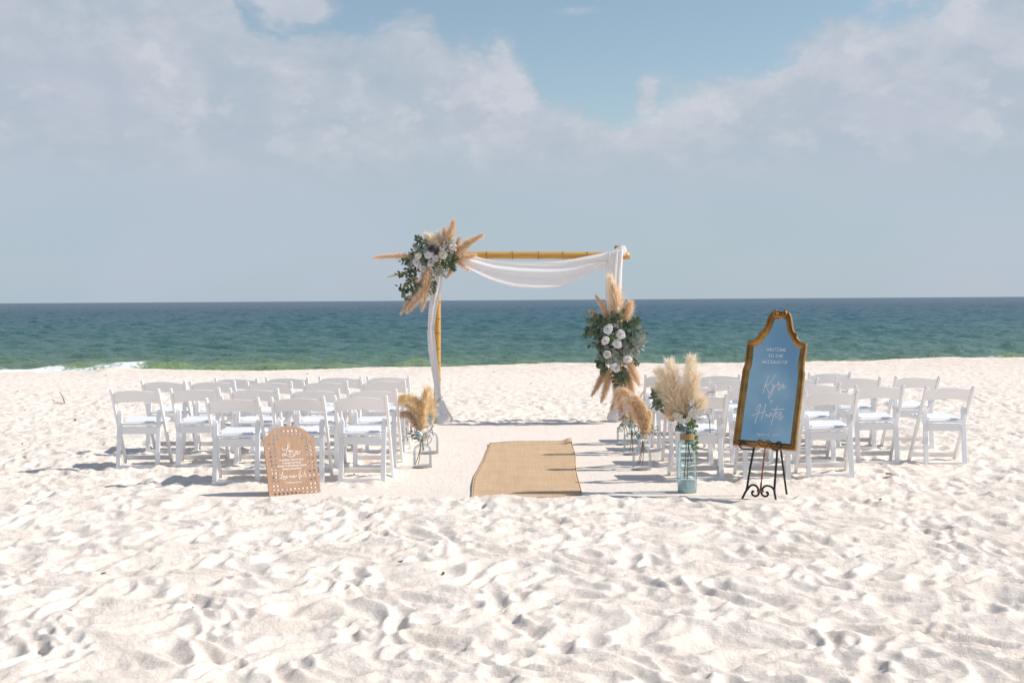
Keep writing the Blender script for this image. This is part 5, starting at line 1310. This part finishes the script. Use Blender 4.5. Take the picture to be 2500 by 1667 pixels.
# ------------------------------------------------------------------ arched wooden sign
cs = crop(630, 1030, 7.84)
s_l = ground(*cs(218, 1432)); s_r = ground(*cs(1205, 1345))
SU = (s_r - s_l); SU.z = 0; SU.normalize()
STILT = R(11.5); back = Vector((-SU.y, SU.x, 0)); back = back if back.y > 0 else -back
SV = back * math.sin(STILT) + Vector((0, 0, 1)) * math.cos(STILT)
SNn = SU.cross(SV); SNn = SNn if SNn.y < 0 else -SNn
def love_sign():
    bc = (s_l + s_r) / 2; bc.z = gz(bc.x, bc.y); root = empty('wooden_sign', bc)
    tag(root, 'arched tan wooden sign with rows of cut-out holes and white script lettering', 'sign')
    sp = lambda x, y, off=0.0: onplane(*cs(x, y), bc + SNn * off, SNn)
    loc = lambda p: ((p - bc).dot(SU), (p - bc).dot(SV))
    ol = [sp(x, y) for x, y in ((217, 1432), (165, 920), (112, 455), (120, 380), (150, 300), (225, 205), (350, 122), (480, 80), (600, 70), (720, 82), (850, 125), (950, 195), (1030, 290), (1072, 380), (1085, 440), (1140, 880), (1207, 1348))]
    L2 = [loc(p) for p in ol]; L2[0] = (L2[0][0], -0.03); L2[-1] = (L2[-1][0], -0.03)
    arch2 = [(q.x, q.y) for q in catmull([Vector((u, v, 0)) for u, v in L2[2:15]], 4)]
    outline = [L2[0], L2[1]] + arch2 + L2[15:]
    holes = [(285, 345), (365, 335), (205, 425), (290, 420), (218, 510), (298, 503), (228, 588), (305, 583), (238, 665), (310, 660), (250, 745), (322, 740), (258, 825), (335, 822), (268, 905), (343, 900), (278, 985), (350, 980), (290, 1060), (360, 1055), (300, 1140), (372, 1138), (308, 1225), (380, 1222),
        (316, 1305), (396, 1303), (475, 1295), (555, 1290), (635, 1282), (716, 1270), (792, 1270), (870, 1265), (950, 1258), (1028, 1250), (1108, 1245), (328, 1380), (408, 1375), (487, 1367), (567, 1362), (648, 1355), (725, 1350), (805, 1345), (883, 1342), (962, 1337), (1040, 1330), (1120, 1322),
        (1018, 1172), (1098, 1166), (1008, 1095), (1090, 1087), (1000, 1010), (1078, 1005), (992, 930), (1068, 922), (978, 855), (1055, 848), (970, 775), (1048, 770), (965, 690), (1040, 685), (945, 617), (1030, 610), (937, 540), (1018, 533), (928, 462), (1005, 457), (918, 382), (985, 378), (830, 310), (908, 305),
        (425, 180), (498, 178), (577, 172), (655, 165), (733, 162), (280, 275), (350, 265), (430, 258), (507, 252), (585, 245), (663, 240), (742, 235), (820, 230)]
    cu = bpy.data.curves.new('board', 'CURVE'); cu.dimensions = '2D'; cu.fill_mode = 'BOTH'; cu.extrude = 0.005
    def spl(pts):
        s_ = cu.splines.new('POLY'); s_.points.add(len(pts) - 1)
        for q, (u, v) in zip(s_.points, pts): q.co = (u, v, 0, 1)
        s_.use_cyclic_u = True
    spl(outline)
    for hx, hy in holes:
        u, v = loc(sp(hx, hy)); spl([(u + 0.0103 * math.cos(k * PI / 6), v + 0.0098 * math.sin(k * PI / 6)) for k in range(12)])
    # cane-work pin holes between the big ones
    hs = [loc(sp(*h)) for h in holes]
    for i in range(len(hs)):
        for dx, dy in ((.0145, .0), (-.0145, 0), (0, .0145), (0, -.0145)):
            q = (hs[i][0] + dx, hs[i][1] + dy)
            if all((q[0] - h[0]) ** 2 + (q[1] - h[1]) ** 2 > 0.0132 ** 2 for h in hs): 
                hs.append(q); spl([(q[0] + 0.0022 * math.cos(k * PI / 2), q[1] + 0.0022 * math.sin(k * PI / 2)) for k in range(4)])
        if i > 84: break
    tmp = bpy.data.objects.new('board_curve', cu); C.objects.link(tmp)
    bpy.context.view_layer.update()
    me = bpy.data.meshes.new_from_object(tmp.evaluated_get(bpy.context.evaluated_depsgraph_get())); me.name = 'board'
    bpy.data.objects.remove(tmp)
    rot = Matrix((SU, SV, SNn)).transposed()
    me.transform(rot.to_4x4() @ Matrix.Translation((0, 0, -0.005)))
    me.materials.clear(); me.materials.append(M['sign_wood']); me.materials.append(M['board_edge'])
    for p in me.polygons:
        p.material_index = 1 if abs(p.normal.dot(SNn)) < 0.5 else 0
    link('board', me, root)
    ck1 = crop(680, 1075, 34.85)
    ST = lambda cr, lists, r, nm: strokes(root, bc, cr, lists, r, M['paint_cream'], bc, SNn, 0.0008, nm)
    ST(ck1, [[(300, 580), (265, 660), (310, 760), (420, 815), (560, 800), (680, 740), (800, 650), (880, 500), (890, 340), (830, 265), (770, 330), (740, 520), (735, 700), (700, 880), (640, 1050), (560, 1200), (470, 1290), (380, 1325), (310, 1270), (320, 1180), (420, 1155), (540, 1200), (700, 1280), (880, 1350), (1080, 1390), (1250, 1350), (1320, 1300)],
        [(960, 905), (900, 920), (850, 880), (910, 820), (980, 850), (1040, 960), (1050, 1090), (980, 1190), (910, 1180), (870, 1070), (890, 960), (960, 900), (1060, 885), (1170, 880)],
        [(1210, 810), (1200, 950), (1220, 1100), (1290, 1250), (1340, 1290), (1390, 1200), (1430, 1000), (1460, 820)], [(1540, 1040), (1620, 1010), (1640, 920), (1590, 880), (1530, 960), (1520, 1080), (1570, 1170), (1650, 1180), (1740, 1090), (1850, 890)]], 0.0028, 'script_lettering')
    ck2 = crop(675, 1115, 22.4)
    ST(ck2, [[(165, 960), (190, 1015), (260, 1010), (320, 950), (345, 870), (325, 835), (300, 930), (285, 1060), (240, 1150), (195, 1195), (175, 1155), (240, 1160), (330, 1200), (430, 1225), (485, 1180)], [(375, 1050), (340, 1100), (365, 1145), (400, 1095), (378, 1050), (425, 1040)], [(440, 1040), (450, 1120), (480, 1170), (500, 1080), (505, 1030)], [(530, 1110), (562, 1070), (540, 1050), (520, 1120), (560, 1150), (635, 1060)],
        [(700, 1020), (705, 1150)], [(704, 1080), (725, 1030), (750, 1015)], [(770, 1095), (802, 1055), (785, 1032), (765, 1090), (790, 1130), (860, 1060)], [(870, 1000), (885, 1080), (910, 1150), (940, 1060), (945, 990)], [(960, 1080), (992, 1040), (975, 1020), (955, 1080), (980, 1120), (1040, 1060)], [(1070, 985), (1085, 1110)], [(1080, 1040), (1095, 1015), (1118, 1010)],
        [(1210, 1010), (1290, 900), (1312, 815), (1268, 785), (1222, 880), (1210, 1030), (1230, 1150), (1260, 1220), (1275, 1180), (1235, 1070)], [(1360, 1000), (1310, 1020), (1290, 1070), (1320, 1080), (1360, 1010), (1366, 1080), (1400, 1070)], [(1430, 1005), (1432, 1080), (1470, 1065)], [(1480, 1000), (1545, 860), (1540, 785), (1500, 820), (1490, 980), (1520, 1080)], [(1545, 1060), (1600, 960), (1585, 950), (1612, 1060), (1590, 1110), (1545, 1100)]], 0.0021, 'script_lettering')
    # printed lines
    def line(text, p0, p1, em, nm):
        fc = bpy.data.curves.new('t', 'FONT'); fc.body = text; fc.size = 1.0; fc.extrude = 0.0; fc.offset = 0.022
        fo = bpy.data.objects.new('t', fc); C.objects.link(fo); bpy.context.view_layer.update()
        m2 = bpy.data.meshes.new_from_object(fo.evaluated_get(bpy.context.evaluated_depsgraph_get())); bpy.data.objects.remove(fo)
        co = np.empty(len(m2.vertices) * 3, np.float32); m2.vertices.foreach_get('co', co); co = co.reshape(-1, 3)
        a = onplane(*ck2(*p0), bc + SNn * 0.0015, SNn); b = onplane(*ck2(*p1), bc + SNn * 0.0015, SNn)
        x0, x1 = co[:, 0].min(), co[:, 0].max(); e = np.array((b - a) / (x1 - x0)); ev = np.array(SV * em)
        W = np.array(a - bc) + (co[:, :1] - x0) * e + co[:, 1:2] * ev
        m2.vertices.foreach_set('co', W.astype(np.float32).ravel()); m2.materials.clear(); m2.materials.append(M['paint_cream']); m2.name = nm; m2.update()
        link(nm, m2, root)
    em = 0.0235
    line('is patient, love is kind', (172, 222), (1460, 162), em, 'verse_line'); line('it always protects,', (308, 388), (1362, 322), em, 'verse_line')
    line('always trusts,always hopes,', (45, 560), (1655, 468), em, 'verse_line'); line('always perseveres.', (335, 715), (1395, 640), em, 'verse_line')
    line('1 Corinthians 13:4-7,8', (470, 1450), (1370, 1405), em * 0.72, 'verse_reference')
    # strut that keeps it standing
    mb = MB(); t = bc + SV * 0.42 - SNn * 0.014; f = bc + back * 0.26 + Vector((0, 0, 0)); f.z = gz(f.x, f.y) - 0.02
    mb.tube([t, f], 0.009, 6); mb.build('back_strut', M['ply_edge'], root, origin=bc)
love_sign()


# ------------------------------------------------------------------ small things on the sand
def debris():
    mb = MB()
    for k in range(150):
        y = rnd.uniform(13.5, 29.5) if k % 5 else rnd.uniform(6, 13); x = rnd.uniform(-1, 1) * (0.42 * y + 0.5)
        if float(raked(np.array([x]), np.array([y]))[0]) > 0.1: continue
        s_ = rnd.uniform(0.006, 0.022) * (1.5 if rnd.random() < .12 else 1); z = gz(x, y)
        c = Vector((x, y, z + s_ * 0.2)); vs = [c + Vector((rnd.uniform(-1.4, 1.4) * s_, rnd.uniform(-1, 1) * s_, rnd.uniform(-.3, .8) * s_)) for _ in range(5)]
        mb.add(vs, [(0, 1, 2), (0, 2, 3), (0, 3, 4), (1, 3, 2), (1, 4, 3), (0, 4, 1)])
    o = mb.build('seaweed_scraps', M['seaweed']); tag(o, 'dark scraps of dried seaweed scattered over the sand', 'seaweed', kind='stuff')
    p = ground(153, 983); mb = MB()
    pt = lambda x, y: ground(x, y, gz(p.x, p.y) + 0.012)
    a, b, c, d = pt(146, 972), pt(158, 984), pt(128, 985), pt(152, 977)
    a.z += 0.10
    mb.tube([a, (a + b) / 2 + Vector((.01, 0, .01)), b], [0.006, 0.008, 0.01], 6); mb.tube([b, (b + c) / 2, c], [0.009, 0.006, 0.004], 6)
    o = mb.build('dry_twig', M['driftwood'], origin=b); o.location = b; tag(o, 'forked dry twig lying on open sand at the left', 'twig')
debris()
